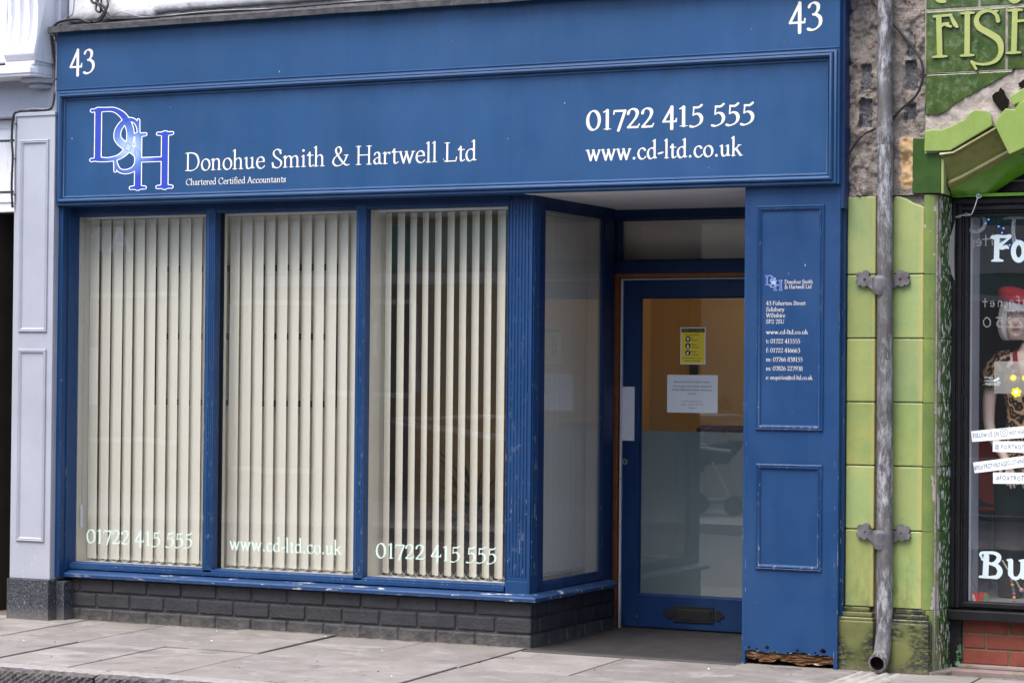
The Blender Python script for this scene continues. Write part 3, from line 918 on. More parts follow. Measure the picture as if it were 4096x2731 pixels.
# opposite side of the street
t = NT('brown_brick', .9, .2)
bk = t.n('ShaderNodeTexBrick', {'Vector': t.n('ShaderNodeCombineXYZ', {0: t.xyz()[0], 1: t.xyz()[2], 2: 0.0}).outputs[0], 'Color1': (.14, .075, .05, 1), 'Color2': (.20, .11, .07, 1), 'Mortar': (.24, .21, .18, 1), 'Scale': 1.0, 'Mortar Size': .008, 'Brick Width': .225, 'Row Height': .075})
t.set('Base Color', bk.outputs[0]); M['brown_brick'] = t.mat
M['tan'] = plain('tan_shop_paint', (.58, .48, .35), .6, .3, .08, 2)
M['opal'] = None
t = NT('opal_lamp')
t.t.links.new(t.n('ShaderNodeEmission', {'Color': (1, .86, .62, 1), 'Strength': 11.0}).outputs[0], t.out.inputs[0]); M['opal'] = t.mat
M['gold'] = plain('gold_letter', (.40, .26, .04), .4, .4, .05)
M['teal'] = plain('teal_shop_paint', (.10, .26, .22), .5, .4, .08)
M['dark_shop'] = plain('dark_shop_paint', (.05, .035, .03), .4, .4, .1)
M['brown_shop'] = plain('brown_shop_paint', (.16, .09, .05), .5, .4, .1)
M['added_bulkhead'] = plain('added_beige_bulkhead', (.42, .38, .33), .8, .2, .06, 2)
M['boards'] = plain('black_boards', (.022, .02, .02), .6, .3, .4, 30)
M['pale_band'] = plain('pale_stone_band', (.66, .63, .58), .8, .2, .06)
M['rubber'] = plain('black_rubber', (.015, .015, .015), .8, .2, .1)
M['pram_tube'] = plain('pale_tube', (.60, .58, .56), .4, .5, .05)
M['pram_cloth'] = plain('grey_pram_cloth', (.06, .065, .075), .9, .2, .1)


# ------------------------------------------------------------------ ground
def slab_mesh():
    m = MB()
    r = random.Random(3)
    m.box(-9, 9, -1.593, 1.6, -.10, -.045, 1)                    # bed under the slabs
    xs = [-7.2, -6.6, -6.05, -5.45, -4.9, -4.3, -3.75, -3.2, -2.745, -2.215, -1.715, -1.145, -.605, -.02, .565, 1.155, 1.76, 2.33, 2.9, 3.5, 4.1, 4.7, 5.3, 5.9, 6.5]
    for a, b in zip(xs[:-1], xs[1:]):
        yj = -.79 + r.uniform(-.035, .035)
        for y0, y1 in ((-1.590, yj), (yj, 0.02)):
            g = .0062
            t = r.uniform(.82, 1.12)
            col = (t * r.uniform(.985, 1.02), t, t * r.uniform(.975, 1.01))
            dz = r.uniform(-.004, .004)
            vs = []
            for (x, y) in ((a + g, y0 + g), (b - g, y0 + g), (b - g, y1 - g), (a + g, y1 - g)):
                vs.append((x, y, .02 * y + dz + r.uniform(-.0012, .0012)))
            vs += [(x, y, z - .05) for x, y, z in vs]
            m.add(vs, [(0, 1, 2, 3), (0, 4, 5, 1), (1, 5, 6, 2), (2, 6, 7, 3), (3, 7, 4, 0)], 0, col)
    return m


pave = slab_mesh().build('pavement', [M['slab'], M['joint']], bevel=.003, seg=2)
tag(pave, 'grey stone slab pavement in front of the shops', 'pavement', kind='structure')

# kerb: individual granite stones with chiselled, diagonally tooled faces
kb = MB()
kx = [-7.0, -5.2, -3.9, -2.72, -1.46, -.52, .75, 1.9, 3.1, 4.4, 5.8, 7.0]
for ki, (a, b) in enumerate(zip(kx[:-1], kx[1:])):
    a2, b2 = a + .006, b - .006
    step = .0085 if -4 < a < 1 else .05
    nx = int((b2 - a2) / step) + 1
    zt = -.031 + random.uniform(-.003, .003)
    rows = [(-1.596, -.06), (-1.596, 0.0), (-1.64, 0), (-1.69, -.001), (-1.708, -.004), (-1.722, -.012)] + [(-1.732 - .0012 * q, -.02 - .0085 * q) for q in range(14)]
    vs = []
    for i in range(nx + 1):
        x = a2 + (b2 - a2) * i / nx
        for j, (y, z) in enumerate(rows):
            e = min(i, nx - i) * step
            rd = max(0, .03 - e) ** 2 * 9
            yy, zz = y, zt + z
            if j >= 3:
                f = max(0, math.sin(2 * math.pi * (x * .72 - zz * 1.25) / .030 + 2.2 * mn.noise((x * 9, zz * 9, ki)))) ** 1.5
                yy += .011 * f * min(1, (j - 2) / 3)
                yy += .010 * mn.noise((x * 22, zz * 26, 3.1)) + rd
                zz += .004 * mn.noise((x * 15, 2.2, ki)) * (j < 7)
            zz -= rd * (j < 6)
            vs.append((x, yy, zz))
    n = len(rows)
    fs = []
    mi = []
    kb2 = [(i * n + j, (i + 1) * n + j, (i + 1) * n + j + 1, i * n + j + 1) for i in range(nx) for j in range(n - 1)]
    b0 = len(kb.f)
    kb.add(vs, kb2)
    for q in range(len(kb2)):
        kb.m[b0 + q] = 0 if (q % (n - 1)) < 4 else 1
kerb = kb.build('kerb', [M['kerb'], M['kerb_face']], smooth=50)
tag(kerb, 'chiselled granite kerb along the road', 'kerb', kind='structure')
rd = MB().box(-30, 30, -8.6, -1.725, -.30, -.155).build('road', M['asphalt'])
tag(rd, 'dark asphalt road', 'road', kind='structure')
fp = MB().box(-30, 30, -12.6, -8.6, -.30, -.06).build('far_pavement', plain('far_paving', (.36, .34, .33), .85, .2, .2, 3))
tag(fp, 'pavement across the road', 'pavement', kind='structure')
gd = MB().add([(-250, -250, -.31), (250, -250, -.31), (250, 250, -.31), (-250, 250, -.31)], [(0, 1, 2, 3)]).build('ground', plain('bare_ground', (.10, .095, .09), .9, .1, .2, .5))
tag(gd, 'ground under the street', 'ground', kind='structure')

# ------------------------------------------------------------------ the blue shop front
shop = thing('shop_front', 'blue painted wooden accountants shop front with white lettering and vertical blinds', 'shop front', (-.6, 0, 0))
FY = -.10                                                      # fascia face
fb = MB().box(-2.932, 1.652, FY, .02, 2.314, 3.30)
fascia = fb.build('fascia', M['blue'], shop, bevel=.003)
PROF = [(0, 0), (0, .014), (.010, .017), (.0125, .009), (.015, .022), (.020, .031), (.026, .033), (.032, .028), (.036, .016), (.039, .006), (.0425, .012), (.048, .010), (.053, 0)]
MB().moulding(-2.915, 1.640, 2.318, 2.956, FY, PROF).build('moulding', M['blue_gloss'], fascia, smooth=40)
# drip line above the moulding and joints
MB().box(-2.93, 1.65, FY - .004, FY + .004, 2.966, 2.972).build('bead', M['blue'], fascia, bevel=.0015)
MB().box(1.650, 1.668, FY + .03, .06, 2.20, 3.30).build('end_board', M['blue_deep'], fascia, bevel=.002)


def sign(geo, y, name, mat, parent, label=None):
    return MB().glyphs(geo, y).build(name, mat, parent, recalc=False, label=label)


LY = FY - .0015
sign(text_geo('43', -2.841, -2.678, 3.058, .128, 1.2), LY, 'number', M['cream_vinyl'], fascia, 'cream house number 43')
sign(text_geo('43', 1.398, 1.559, 3.063, .127, 1.2), LY, 'number', M['cream_vinyl'], fascia, 'cream house number 43')
sign(text_geo('Donohue Smith & Hartwell Ltd', -2.063, -.285, 2.487, .0985, .88), LY, 'lettering', M['cream_vinyl'], fascia, 'white company name in serif letters')
sign(text_geo('Chartered Certified Accountants', -2.058, -1.423, 2.409, .034), LY, 'lettering', M['cream_vinyl'], fascia, 'small white line of serif letters')
sign(text_geo('01722 415 555', .334, 1.219, 2.620, .098, 1.28), LY, 'lettering', M['cream_vinyl'], fascia, 'large white telephone number')
sign(text_geo('www.cd-ltd.co.uk', .334, 1.161, 2.466, .086, 1.08), LY, 'lettering', M['cream_vinyl'], fascia, 'white web address')


M['logo_line'] = plain('monogram_line', (.10, .20, .46), .45, .3, .02)
# interlaced monogram, drawn in its own little units then scaled
def logo_geo(level, step=2.2):
    s = []; parts = [s]
    f = lambda w, *p: parts[-1].extend(chain([(x, y, w) for x, y in p]))
    v = lambda *p: parts[-1].extend(chain(catmull(p, 8)))
    f(43, (687, 780), (687, 1108))
    v((640, 777, 15), (662, 777, 17), (687, 775, 30), (735, 774, 24), (800, 780, 27), (862, 824, 40), (903, 900, 46), (912, 965, 46), (895, 1050, 42), (838, 1103, 30), (765, 1120, 24), (700, 1117, 26), (660, 1117, 17), (640, 1119, 15))
    s.extend([(645, 777, 10, 646, 777, 10), (645, 1119, 10, 646, 1119, 10)])
    parts.append([])
    v((968, 938, 12), (962, 900, 18), (945, 868, 22), (910, 852, 25), (866, 868, 34), (828, 918, 40), (824, 975, 44), (862, 1020, 47), (915, 1052, 47), (958, 1090, 42), (966, 1142, 38), (938, 1190, 30), (885, 1208, 25), (838, 1196, 22), (815, 1155, 20), (808, 1112, 12))
    f(14, (966, 858), (968, 938)); f(14, (806, 1112), (810, 1200))
    parts.append([])
    for x in (967, 1149):
        f(43, (x, 965), (x, 1312))
        for yy, q in ((957, 1), (1321, -1)):
            parts[-1].extend(chain([(x - 48, yy, 17), (x - 25, yy + 2 * q, 20), (x, yy + 6 * q, 44), (x + 25, yy + 2 * q, 20), (x + 48, yy, 17)]))
    f(27, (967, 1131), (1149, 1131))
    bx = (600, 735, 1235, 1352)
    Ds = [field(p, step, 16, bx)[0] for p in parts]
    if level is None:
        D = np.full(Ds[0].shape, 1e9)
        for i in range(3):
            oth = np.minimum(Ds[(i + 1) % 3], Ds[(i + 2) % 3])
            D = np.minimum(D, np.maximum(np.abs(Ds[i]) - 1.7, oth + 3))
        return cell_geo(D, bx, step, 0.0)
    return cell_geo(np.minimum(np.minimum(*Ds[:2]), Ds[2]), bx, step, level)


def place_logo(parent, x0, z0, w, h, y, step=2.2):
    for lv, name, mat, dy in ((5.5, 'logo_outline', M['white_vinyl'], 0), (-.5, 'logo', None, -.0006), (None, 'logo_line', M['logo_line'], -.0012)):
        gv, gt, gl = logo_geo(lv, step)
        T = lambda p: (x0 + (p[0] - 632) / 575 * w, z0 + (1327 - p[1]) / 563 * h)
        geo = ([T(p) for p in gv], gt, [[T(p) for p in l] for l in gl])
        if mat is None:
            t = NT('printed_monogram', .4, .4)
            c = T((905, 1050))
            dx = t.m('DIVIDE', t.m('SUBTRACT', t.xyz()[0], c[0]), w); dz = t.m('DIVIDE', t.m('SUBTRACT', t.xyz()[2], c[1]), h)
            d = t.m('SQRT', t.m('ADD', t.m('MULTIPLY', dx, dx), t.m('MULTIPLY', dz, dz)))
            cc = t.mix(t.rng(d, .03, .20), (.42, .53, .68), (.125, .235, .52))
            t.set('Base Color', t.mix(t.rng(d, .18, .36), cc, (.026, .058, .40)))
            mat = t.mat
        MB().glyphs(geo, y + dy).build(name, mat, parent, recalc=False)


place_logo(fascia, -2.698, 2.399, .556, .454, LY)

# lead capped cornice over the fascia
cn = MB()
nseg = 70
cp = []
for i in range(nseg + 1):
    x = -2.955 + (1.76 + 2.955) * i / nseg
    w = .004 * mn.noise((x * 3.1, 0, 0)) + .002 * mn.noise((x * 14, 1, 0))
    cp.append([(x, -.095, 3.300), (x, -.150 + w, 3.283 + w * .6), (x, -.158 + w, 3.284 + w), (x, -.160 + w, 3.315 + w * .6), (x, -.150, 3.320), (x, .0, 3.345)])
vs = [p for c in cp for p in c]
fs = [(i * 6 + k, (i + 1) * 6 + k, (i + 1) * 6 + k + 1, i * 6 + k + 1) for i in range(nseg) for k in range(5)]
fs += [tuple(range(6)), tuple(range(nseg * 6, nseg * 6 + 6))]
cn.add(vs, fs)
cn.build('cornice', M['lead'], shop, smooth=35)

# left jamb post
jb = MB()
jb.box(-2.946, -2.888, -.085, .08, .235, 2.314)
jb.box(-2.930, -2.922, -.089, -.083, .24, 2.31)
jb.box(-2.888, -2.880, -.035, .06, .272, 2.314)
jb.build('jamb', M['blue_worn'], shop, bevel=.003)

# window head, bottom rail, mullions
fr = MB()
fr.box(-2.88, -.012, .006, .10, 2.262, 2.335)
fr.box(-2.88, -.14, -.004, .006, 2.285, 2.32)
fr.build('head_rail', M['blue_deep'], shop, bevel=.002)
br = MB()
br.box(-2.888, -.155, .0, .10, .278, .312)
br.box(-2.888, -.155, -.003, .0, .280, .300)
br.build('bottom_rail', M['blue_worn'], shop, bevel=.002)
for (a, b) in ((-1.988, -1.932), (-1.046, -.988)):
    mu = MB()
    mu.box(a, b, .0, .10, .278, 2.30)
    w = b - a
    for q in (.30, .52, .74):
        mu.box(a + w * q, a + w * q + .006, -.004, .001, .33, 2.26)
    mu.build('mullion', M['blue_worn'], shop, bevel=.0022)

# fluted corner post
cpn = MB()
cpn.box(-.150, -.0135, .010, .100, .262, 2.335)
for i in range(6):
    x = -.137 + i * .0185
    cpn.box(x, x + .0085, .004, .012, .36, 2.30)
cpn.box(-.0245, -.0125, .004, .10, .262, 2.335)
for i in range(4):
    yy = .020 + i * .019
    cpn.box(-.014, -.0075, yy, yy + .009, .36, 2.30)
cpn.box(-.150, -.02, .002, .010, .262, .335)
cpn.build('corner_post', M['blue_worn'], shop, bevel=.002)

# return frame (faces the porch)
rt = MB()
rt.box(-.10, -.0135, .10, .165, .278, 2.33)
rt.box(-.10, -.0135, .935, 1.065, .0, 2.33)
rt.box(-.10, -.056, 1.065, 1.14, .0, 2.33)
rt.box(-.10, -.0135, .165, .935, 2.258, 2.33)
rt.box(-.10, -.0135, .165, .935, .278, .316)
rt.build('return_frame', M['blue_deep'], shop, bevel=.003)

# sill
si = MB()
prof = [(-.038, .234), (-.041, .238), (-.041, .254), (-.036, .259), (.0, .2725), (.05, .2735), (.05, .234)]
n = len(prof)
vs = []
for y, z in prof:                        # left end, front corner (mitre), far end of the return
    d = -y
    vs += [(-2.905, y, z), (d + .0, y, z), (d + .0, 1.03, z)]
fs = []
for k in range(n):
    a, b = k * 3, ((k + 1) % n) * 3
    fs += [(a, a + 1, b + 1, b), (a + 1, a + 2, b + 2, b + 1)]
fs += [tuple(k * 3 for k in range(n)), tuple(k * 3 + 2 for k in reversed(range(n)))]
si.add(vs, fs)
t = NT('chipped_sill_paint', .45, .4)
b_ = t.mix(t.rng(t.noise(3, 5), .3, .7), (.010, .040, .118), (.015, .050, .145))
ch = t.rng(t.noise(9, 7, .72, t.pos((.55, 2.5, 3.2))), .600, .612)
ch = t.m('MULTIPLY', ch, t.rng(t.xyz()[0], -2.6, -1.4, .3, 1))
ce = t.m('MULTIPLY', t.edge(.006, .02, .15), t.rng(t.noise(24, 6, .7), .50, .54))
b_ = t.mix(t.m('MAXIMUM', ch, t.m('MULTIPLY', ce, .9)), b_, t.mix(t.noise(30), (.42, .40, .33), (.70, .68, .64)))
t.set('Base Color', b_); t.bump(t.noise(40, 5), .25, .003)
si.build('sill', t.mat, shop, bevel=.002)

# painted brick stall riser
bkm = MB()
rb = random.Random(11)
bkm.box(-2.885, -.006, .008, .10, -.06, .245)
bkm.box(-.10, -.008, .012, 1.10, -.06, .245)
for row, (z0, z1) in enumerate(((-.055, .0655), (.0655, .1505), (.1505, .236))):
    g = .005
    x = -2.88 - (.115 if row == 1 else .0)
    off = 0.2265
    x0 = -2.88
    cuts = [-2.88]
    xx = -2.808 if row != 1 else -2.695
    while xx < -.1:
        cuts.append(xx); xx += off
    cuts.append(0.0)
    for a, b in zip(cuts[:-1], cuts[1:]):
        j = rb.uniform(-.002, .002)
        last = b == 0.0
        bkm.box(a + g, (b if last else b - g), j, .05, z0 + g + rb.uniform(-.001, .001), z1 - g)
    cy = [0.05] if row != 1 else [.05]
    yy = .225 if row != 1 else .11
    while yy < 1.05:
        cy.append(yy); yy += off
    cy.append(1.09)
    for a, b in zip(cy[:-1], cy[1:]):
        bkm.box(-.05, rb.uniform(-.002, .0015), a + (g if a > .06 else -.0), b - g, z0 + g, z1 - g)
bkm.v = [(x + .0022 * mn.noise((x * 31, y * 31, z * 31)), y + (.0016 * mn.noise((x * 27, 5, z * 27)) if y < .03 else 0), z + .0022 * mn.noise((x * 29, 9, z * 29))) for x, y, z in bkm.v]
bkm.build('stall_riser', M['dark_brick'], shop, bevel=.009, seg=3, weld=False)


# shop windows: slim bead frame > pane, writing
def window(x0, x1, z0, z1, txt, tx):
    b = MB()
    e = .010
    b.moulding(x0 - .012, x1 + .012, z0 - .012, z1 + .012, .05, [(0, 0), (0, .048), (.004, .048), (.013, .012), (.013, 0)])
    w = b.build('window', M['blue_worn'], shop, smooth=30)
    MB().add([(x0 - .01, .05, z0 - .01), (x1 + .01, .05, z0 - .01), (x1 + .01, .05, z1 + .01), (x0 - .01, .05, z1 + .01)], [(0, 1, 2, 3)]).build('pane', M['glass'], w, recalc=False)
    c = MB()
    c.box(x0 - .03, x0 + .004, .056, tx[3], z0 - .02, z1 + .02)
    c.box(x1 - .004, x1 + .03, .06, .14, z0 - .02, z1 + .02)
    c.box(x0, x1, .06, .20, z0 - .03, z0 - .004)
    c.box(x0, x1, .06, .14, z1 + .002, z1 + .03)
    c.build('inner_frame', M['cream_wood'], w)
    sign(text_geo(txt, tx[0], tx[1], tx[2], .078 if txt[0] == '0' else .072, 1.1), .046, 'lettering', M['window_vinyl'], w)


W1 = (-2.876, -2.002, .318, 2.264)
W2 = (-1.936, -1.052, .318, 2.264)
W3 = (-.990, -.160, .318, 2.264)
window(*W1, '01722 415 555', (-2.796, -2.091, .4245, .19))
window(*W2, 'www.cd-ltd.co.uk', (-1.846, -1.142, .4245, .125))
window(*W3, '01722 415 555', (-.931, -.223, .4185, .215))
# return window
b = MB()
for (a0, a1, c0, c1) in ((.165, .175, .316, 2.258), (.925, .935, .316, 2.258), (.175, .925, 2.248, 2.258), (.175, .925, .316, .326)):
    b.box(-.035, -.018, a0, a1, c0, c1)
w = b.build('window', M['blue_deep'], shop, bevel=.002)
MB().add([(-.03, .17, .32), (-.03, .93, .32), (-.03, .93, 2.255), (-.03, .17, 2.255)], [(0, 1, 2, 3)]).build('pane', M['haze_glass'], w, recalc=False)
c = MB()
c.box(-.105, -.04, .905, .94, .30, 2.27)
c.box(-.105, -.04, .15, .905, .28, .315)
c.build('inner_frame', M['cream_wood'], w)

# porch: soffit, floor, rear frame and door
DY = 1.20
MB().box(-.03, 1.66, -.055, DY, 2.3125, 2.335).build('soffit', M['soffit'], shop)
pf = MB().box(.002, 1.17, -.115, DY + .05, -.04, -.0005)
pf.build('porch_floor', M['porch_tile'], shop)
dfm = MB()
dfm.box(-.10, -.052, DY - .059, DY + .06, 0, 2.33)               # left post
dfm.box(-.06, 1.18, DY - .05, DY + .05, 2.262, 2.330)           # head
dfm.box(-.052, 1.16, DY - .05, DY + .05, 1.960, 2.028)          # transom bar
dfm.box(-.052, -.036, DY - .02, DY + .05, 2.028, 2.262)
dfm.box(.86, 1.18, DY - .06, DY + .06, -.02, 2.33)
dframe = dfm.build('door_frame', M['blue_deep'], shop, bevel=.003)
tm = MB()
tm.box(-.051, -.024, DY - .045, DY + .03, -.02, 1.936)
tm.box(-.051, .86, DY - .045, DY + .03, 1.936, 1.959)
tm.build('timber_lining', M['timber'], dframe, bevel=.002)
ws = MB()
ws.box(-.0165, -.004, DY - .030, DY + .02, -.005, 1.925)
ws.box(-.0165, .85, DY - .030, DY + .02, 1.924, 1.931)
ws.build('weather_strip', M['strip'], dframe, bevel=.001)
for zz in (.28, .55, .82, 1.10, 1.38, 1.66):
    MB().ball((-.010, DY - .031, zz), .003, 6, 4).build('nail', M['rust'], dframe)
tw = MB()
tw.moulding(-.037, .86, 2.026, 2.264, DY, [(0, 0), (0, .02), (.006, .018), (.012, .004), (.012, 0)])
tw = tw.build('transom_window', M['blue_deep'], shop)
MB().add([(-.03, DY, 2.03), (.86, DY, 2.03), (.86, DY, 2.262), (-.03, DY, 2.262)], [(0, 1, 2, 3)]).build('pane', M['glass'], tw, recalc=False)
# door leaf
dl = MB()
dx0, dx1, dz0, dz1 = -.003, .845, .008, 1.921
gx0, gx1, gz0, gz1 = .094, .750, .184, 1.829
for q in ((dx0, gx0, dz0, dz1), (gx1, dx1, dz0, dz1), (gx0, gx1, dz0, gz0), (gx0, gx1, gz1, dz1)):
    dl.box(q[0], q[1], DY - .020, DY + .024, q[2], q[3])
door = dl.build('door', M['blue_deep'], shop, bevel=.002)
bd = MB().moulding(gx0 - .001, gx1 + .001, gz0 - .001, gz1 + .001, DY - .0, [(0, 0), (0, .016), (.004, .012), (.010, .003), (.010, 0)])
bd.build('glazing_bead', M['blue_deep'], door)
MB().add([(gx0, DY, gz0), (gx1, DY, gz0), (gx1, DY, gz1), (gx0, DY, gz1)], [(0, 1, 2, 3)]).build('pane', M['glass'], door, recalc=False)
MB().box(gx0, gx1, DY + .004, DY + .006, gz0, 1.089).build('frosted_film', M['frost'], door)
pp = MB().box(-.004, .068, DY - .0235, DY - .019, 1.033, 1.332)
pp = pp.build('push_plate', M['steel_white'], door, bevel=.001)
for xx in (.004, .060):
    for zz in (1.041, 1.324): MB().ball((xx, DY - .0235, zz), (.0035, .0015, .0035), 8, 4).build('screw', M['steel'], pp)
ke = MB()
ke.prism([(.013 + .016 * math.cos(a * math.pi / 10), .916 + .017 * math.sin(a * math.pi / 10)) for a in range(20)], DY - .0225, DY - .019, 0)
ke.prism([(.013 + .0045 * math.cos(a * math.pi / 5), .921 + .0045 * math.sin(a * math.pi / 5)) for a in range(10)], DY - .0232, DY - .0224, 1)
ke.prism([(.0105, .920), (.011, .906), (.015, .906), (.0155, .920)], DY - .0234, DY - .0224, 1)
ke.build('keyhole', [M['steel'], M['black']], door)
# ornate iron letter plate
seg_ = []
for sx in (-1, 1):
    cx = .4285
    for (x, z, r) in ((.128, .090, .016), (.146, .108, .012), (.146, .072, .012), (.158, .090, .013), (.172, .090, .009), (.134, .104, .010), (.134, .076, .010)):
        seg_.append((cx + sx * x, z, r, cx + sx * (x + .0005), z, r))
    seg_.append((cx + sx * .11, .090, .018, cx + sx * .178, .090, .002))
lp_ = outline(*field(seg_, .0016, .02))
lm = MB()
for l in lp_[2]: lm.prism(l, DY - .026, DY - .019)
lm.box(.310, .547, DY - .028, DY - .019, .047, .134)
lplate = lm.build('letter_plate', M['iron'], door, bevel=.0015)
MB().moulding(.322, .535, .062, .118, DY - .028, [(0, 0), (.002, .003), (.006, .003), (.008, -.001)]).box(.330, .527, DY - .031, DY - .028, .070, .110).build('flap', M['iron'], lplate, bevel=.001)

# right hand pilaster with panel mouldings
PY = -.07
X0, X1 = 1.168, 1.650
pl = MB()
poly = [(X0 + .016, .062)]
rr = random.Random(5)
xx = X0 + .016
while xx < X1 - .022:
    xx += rr.uniform(.008, .022)
    poly.append((min(xx, X1 - .018), .064 + rr.uniform(-.006, .008)))
poly += [(X1 - .018, 2.314), (X0 + .016, 2.314)]
pl.prism(poly, PY, -.02)
pl.box(X0, X0 + .016, PY - .001, -.005, .004, 2.314)
pl.box(X1 - .018, X1, PY - .001, -.005, .0, 2.314)
pl.box(X0 + .002, X0 + .02, -.005, DY, .0, 2.314)
pl.box(X1 - .012, X1 + .012, -.03, .10, .01, 2.30)
pil = pl.build('pilaster', M['blue_worn'], shop, bevel=.0025)
PP = [(0, 0), (0, .007), (.006, .012), (.011, .008), (.014, .013), (.019, .011), (.024, .004), (.027, 0)]
MB().moulding(1.231, 1.571, 1.134, 2.221, PY, PP).build('panel_moulding', M['blue_worn'], pil, smooth=35)
MB().moulding(1.235, 1.569, .461, .972, PY, PP).build('panel_moulding', M['blue_worn'], pil, smooth=35)
yl = PY - .0012
for txt, x0, x1, z, cap in (('Donohue Smith', 1.373, 1.515, 1.842, .0185), ('& Hartwell Ltd', 1.373, 1.509, 1.818, .0185), ('43 Fisherton Street', 1.28, 1.480, 1.739, .0195),
                            ('Salisbury', 1.28, 1.372, 1.709, .0195), ('Wiltshire', 1.28, 1.377, 1.680, .0195), ('SP2 7SU', 1.28, 1.373, 1.650, .0195), ('www.cd-ltd.co.uk', 1.281, 1.493, 1.599, .0205),
                            ('t: 01722 415555', 1.281, 1.453, 1.555, .0205), ('f: 01722 416663', 1.281, 1.453, 1.5105, .0205), ('m: 07766 838155', 1.282, 1.466, 1.467, .0205),
                            ('m: 07826 227938', 1.282, 1.467, 1.4235, .0205), ('e: enquiries@cd-ltd.co.uk', 1.282, 1.517, 1.380, .0195)):
    sign(text_geo(txt, x0, x1, z, cap, .84), yl, 'lettering', M['cream_vinyl'], pil)
place_logo(pil, 1.274, 1.810, .088, .072, yl, 3.0)
# rotten foot of the pilaster
rot = MB()
nx_, nz_ = 90, 16
vs = []
for i in range(nx_ + 1):
    x = X0 + .016 + (X1 - X0 - .034) * i / nx_
    u = i / nx_
    zb = .012 + .018 * abs(mn.noise((x * 9, 0, 4))) + (.012 if u < .15 else 0) + .012 * max(0, mn.noise((x * 30, 2, 1)))
    zb += .012 * math.exp(-((u - .42) / .12) ** 2) - .008 * math.exp(-((u - .65) / .06) ** 2)
    for j in range(nz_ + 1):
        z = zb + (.070 - zb) * j / nz_
        y = PY + .006 + .020 * abs(mn.noise((x * 8, z * 60, 2))) + .010 * mn.noise((x * 30, z * 140, 7)) + .012 * (1 - j / nz_) * mn.noise((x * 16, 1, 1))
        vs.append((x, y, z))
rot.add(vs, [(i * (nz_ + 1) + j, (i + 1) * (nz_ + 1) + j, (i + 1) * (nz_ + 1) + j + 1, i * (nz_ + 1) + j + 1) for i in range(nx_) for j in range(nz_)])
rot.build('rotten_foot', M['rot'], pil)
MB().box(X0 + .01, X1 - .01, -.03, .0, -.02, .07).build('cavity', M['hole'], pil)
for (x, z, r) in ((1.205, .083, .006), (1.298, .086, .010), (1.452, .080, .008), (1.578, .086, .013), (1.586, .082, .009), (1.245, .078, .005), (1.54, .075, .006)):
    pg = [(x + r * (1 + .35 * mn.noise((q, x * 30, 1))) * math.cos(q * math.pi / 6), z + .75 * r * (1 + .35 * mn.noise((q, x * 30, 5))) * math.sin(q * math.pi / 6)) for q in range(12)]
    MB().prism(pg, PY - .0015, PY + .004).build('rot_hole', M['hole'], pil)

# room behind the windows
rm = MB()
rm.box(-3.0, 1.66, .12, 4.2, -.06, -.02, 1)
rm.box(-3.0, -.10, .12, 4.2, 2.42, 2.46, 2)
rm.box(-.10, 1.66, DY + .06, 4.2, 2.42, 2.46, 2)
rm.box(-3.02, -2.96, .10, 4.2, -.02, 2.42, 0)
rm.box(-3.0, .0, 3.4, 3.46, -.02, 2.42, 0)
rm.box(-.30, 1.66, 2.30, 2.35, -.02, 2.42, 3)
rm.box(1.30, 1.36, DY + .06, 2.30, -.02, 2.42, 3)
rm.box(-.36, -.30, DY + .1, 2.35, -.02, 2.42, 3)
rm.box(-.30, 1.30, DY + .10, DY + .14, 1.93, 2.42, 5)  # bulkhead added to keep the lamp's orange out of the transom
rm.box(-2.96, -1.30, .62, .66, -.02, 2.42, 4)
rm.box(-1.30, -.36, 1.15, 1.19, -.02, 1.28, 6)
rm.box(-1.30, -.36, 1.15, 1.19, 1.28, 2.42, 0)
rm.build('room', [M['room_wall'], M['room_floor'], M['soffit'], M['amber'], M['back_cream'], M['added_bulkhead'], plain('ochre_partition', (.34, .21, .07), .8, .2, .15, 3)], shop)


# ------------------------------------------------------------------ vertical blinds
def slat_mesh(h, w=.089):
    m = MB(); k = 6
    vs = []
    for i in range(k + 1):
        u = i / k - .5
        b = .004 * (1 - (2 * u) ** 2)
        vs += [(u * w, b, 0), (u * w, b, h)]
    m.add(vs, [(2 * i, 2 * i + 2, 2 * i + 3, 2 * i + 1) for i in range(k)])
    return m


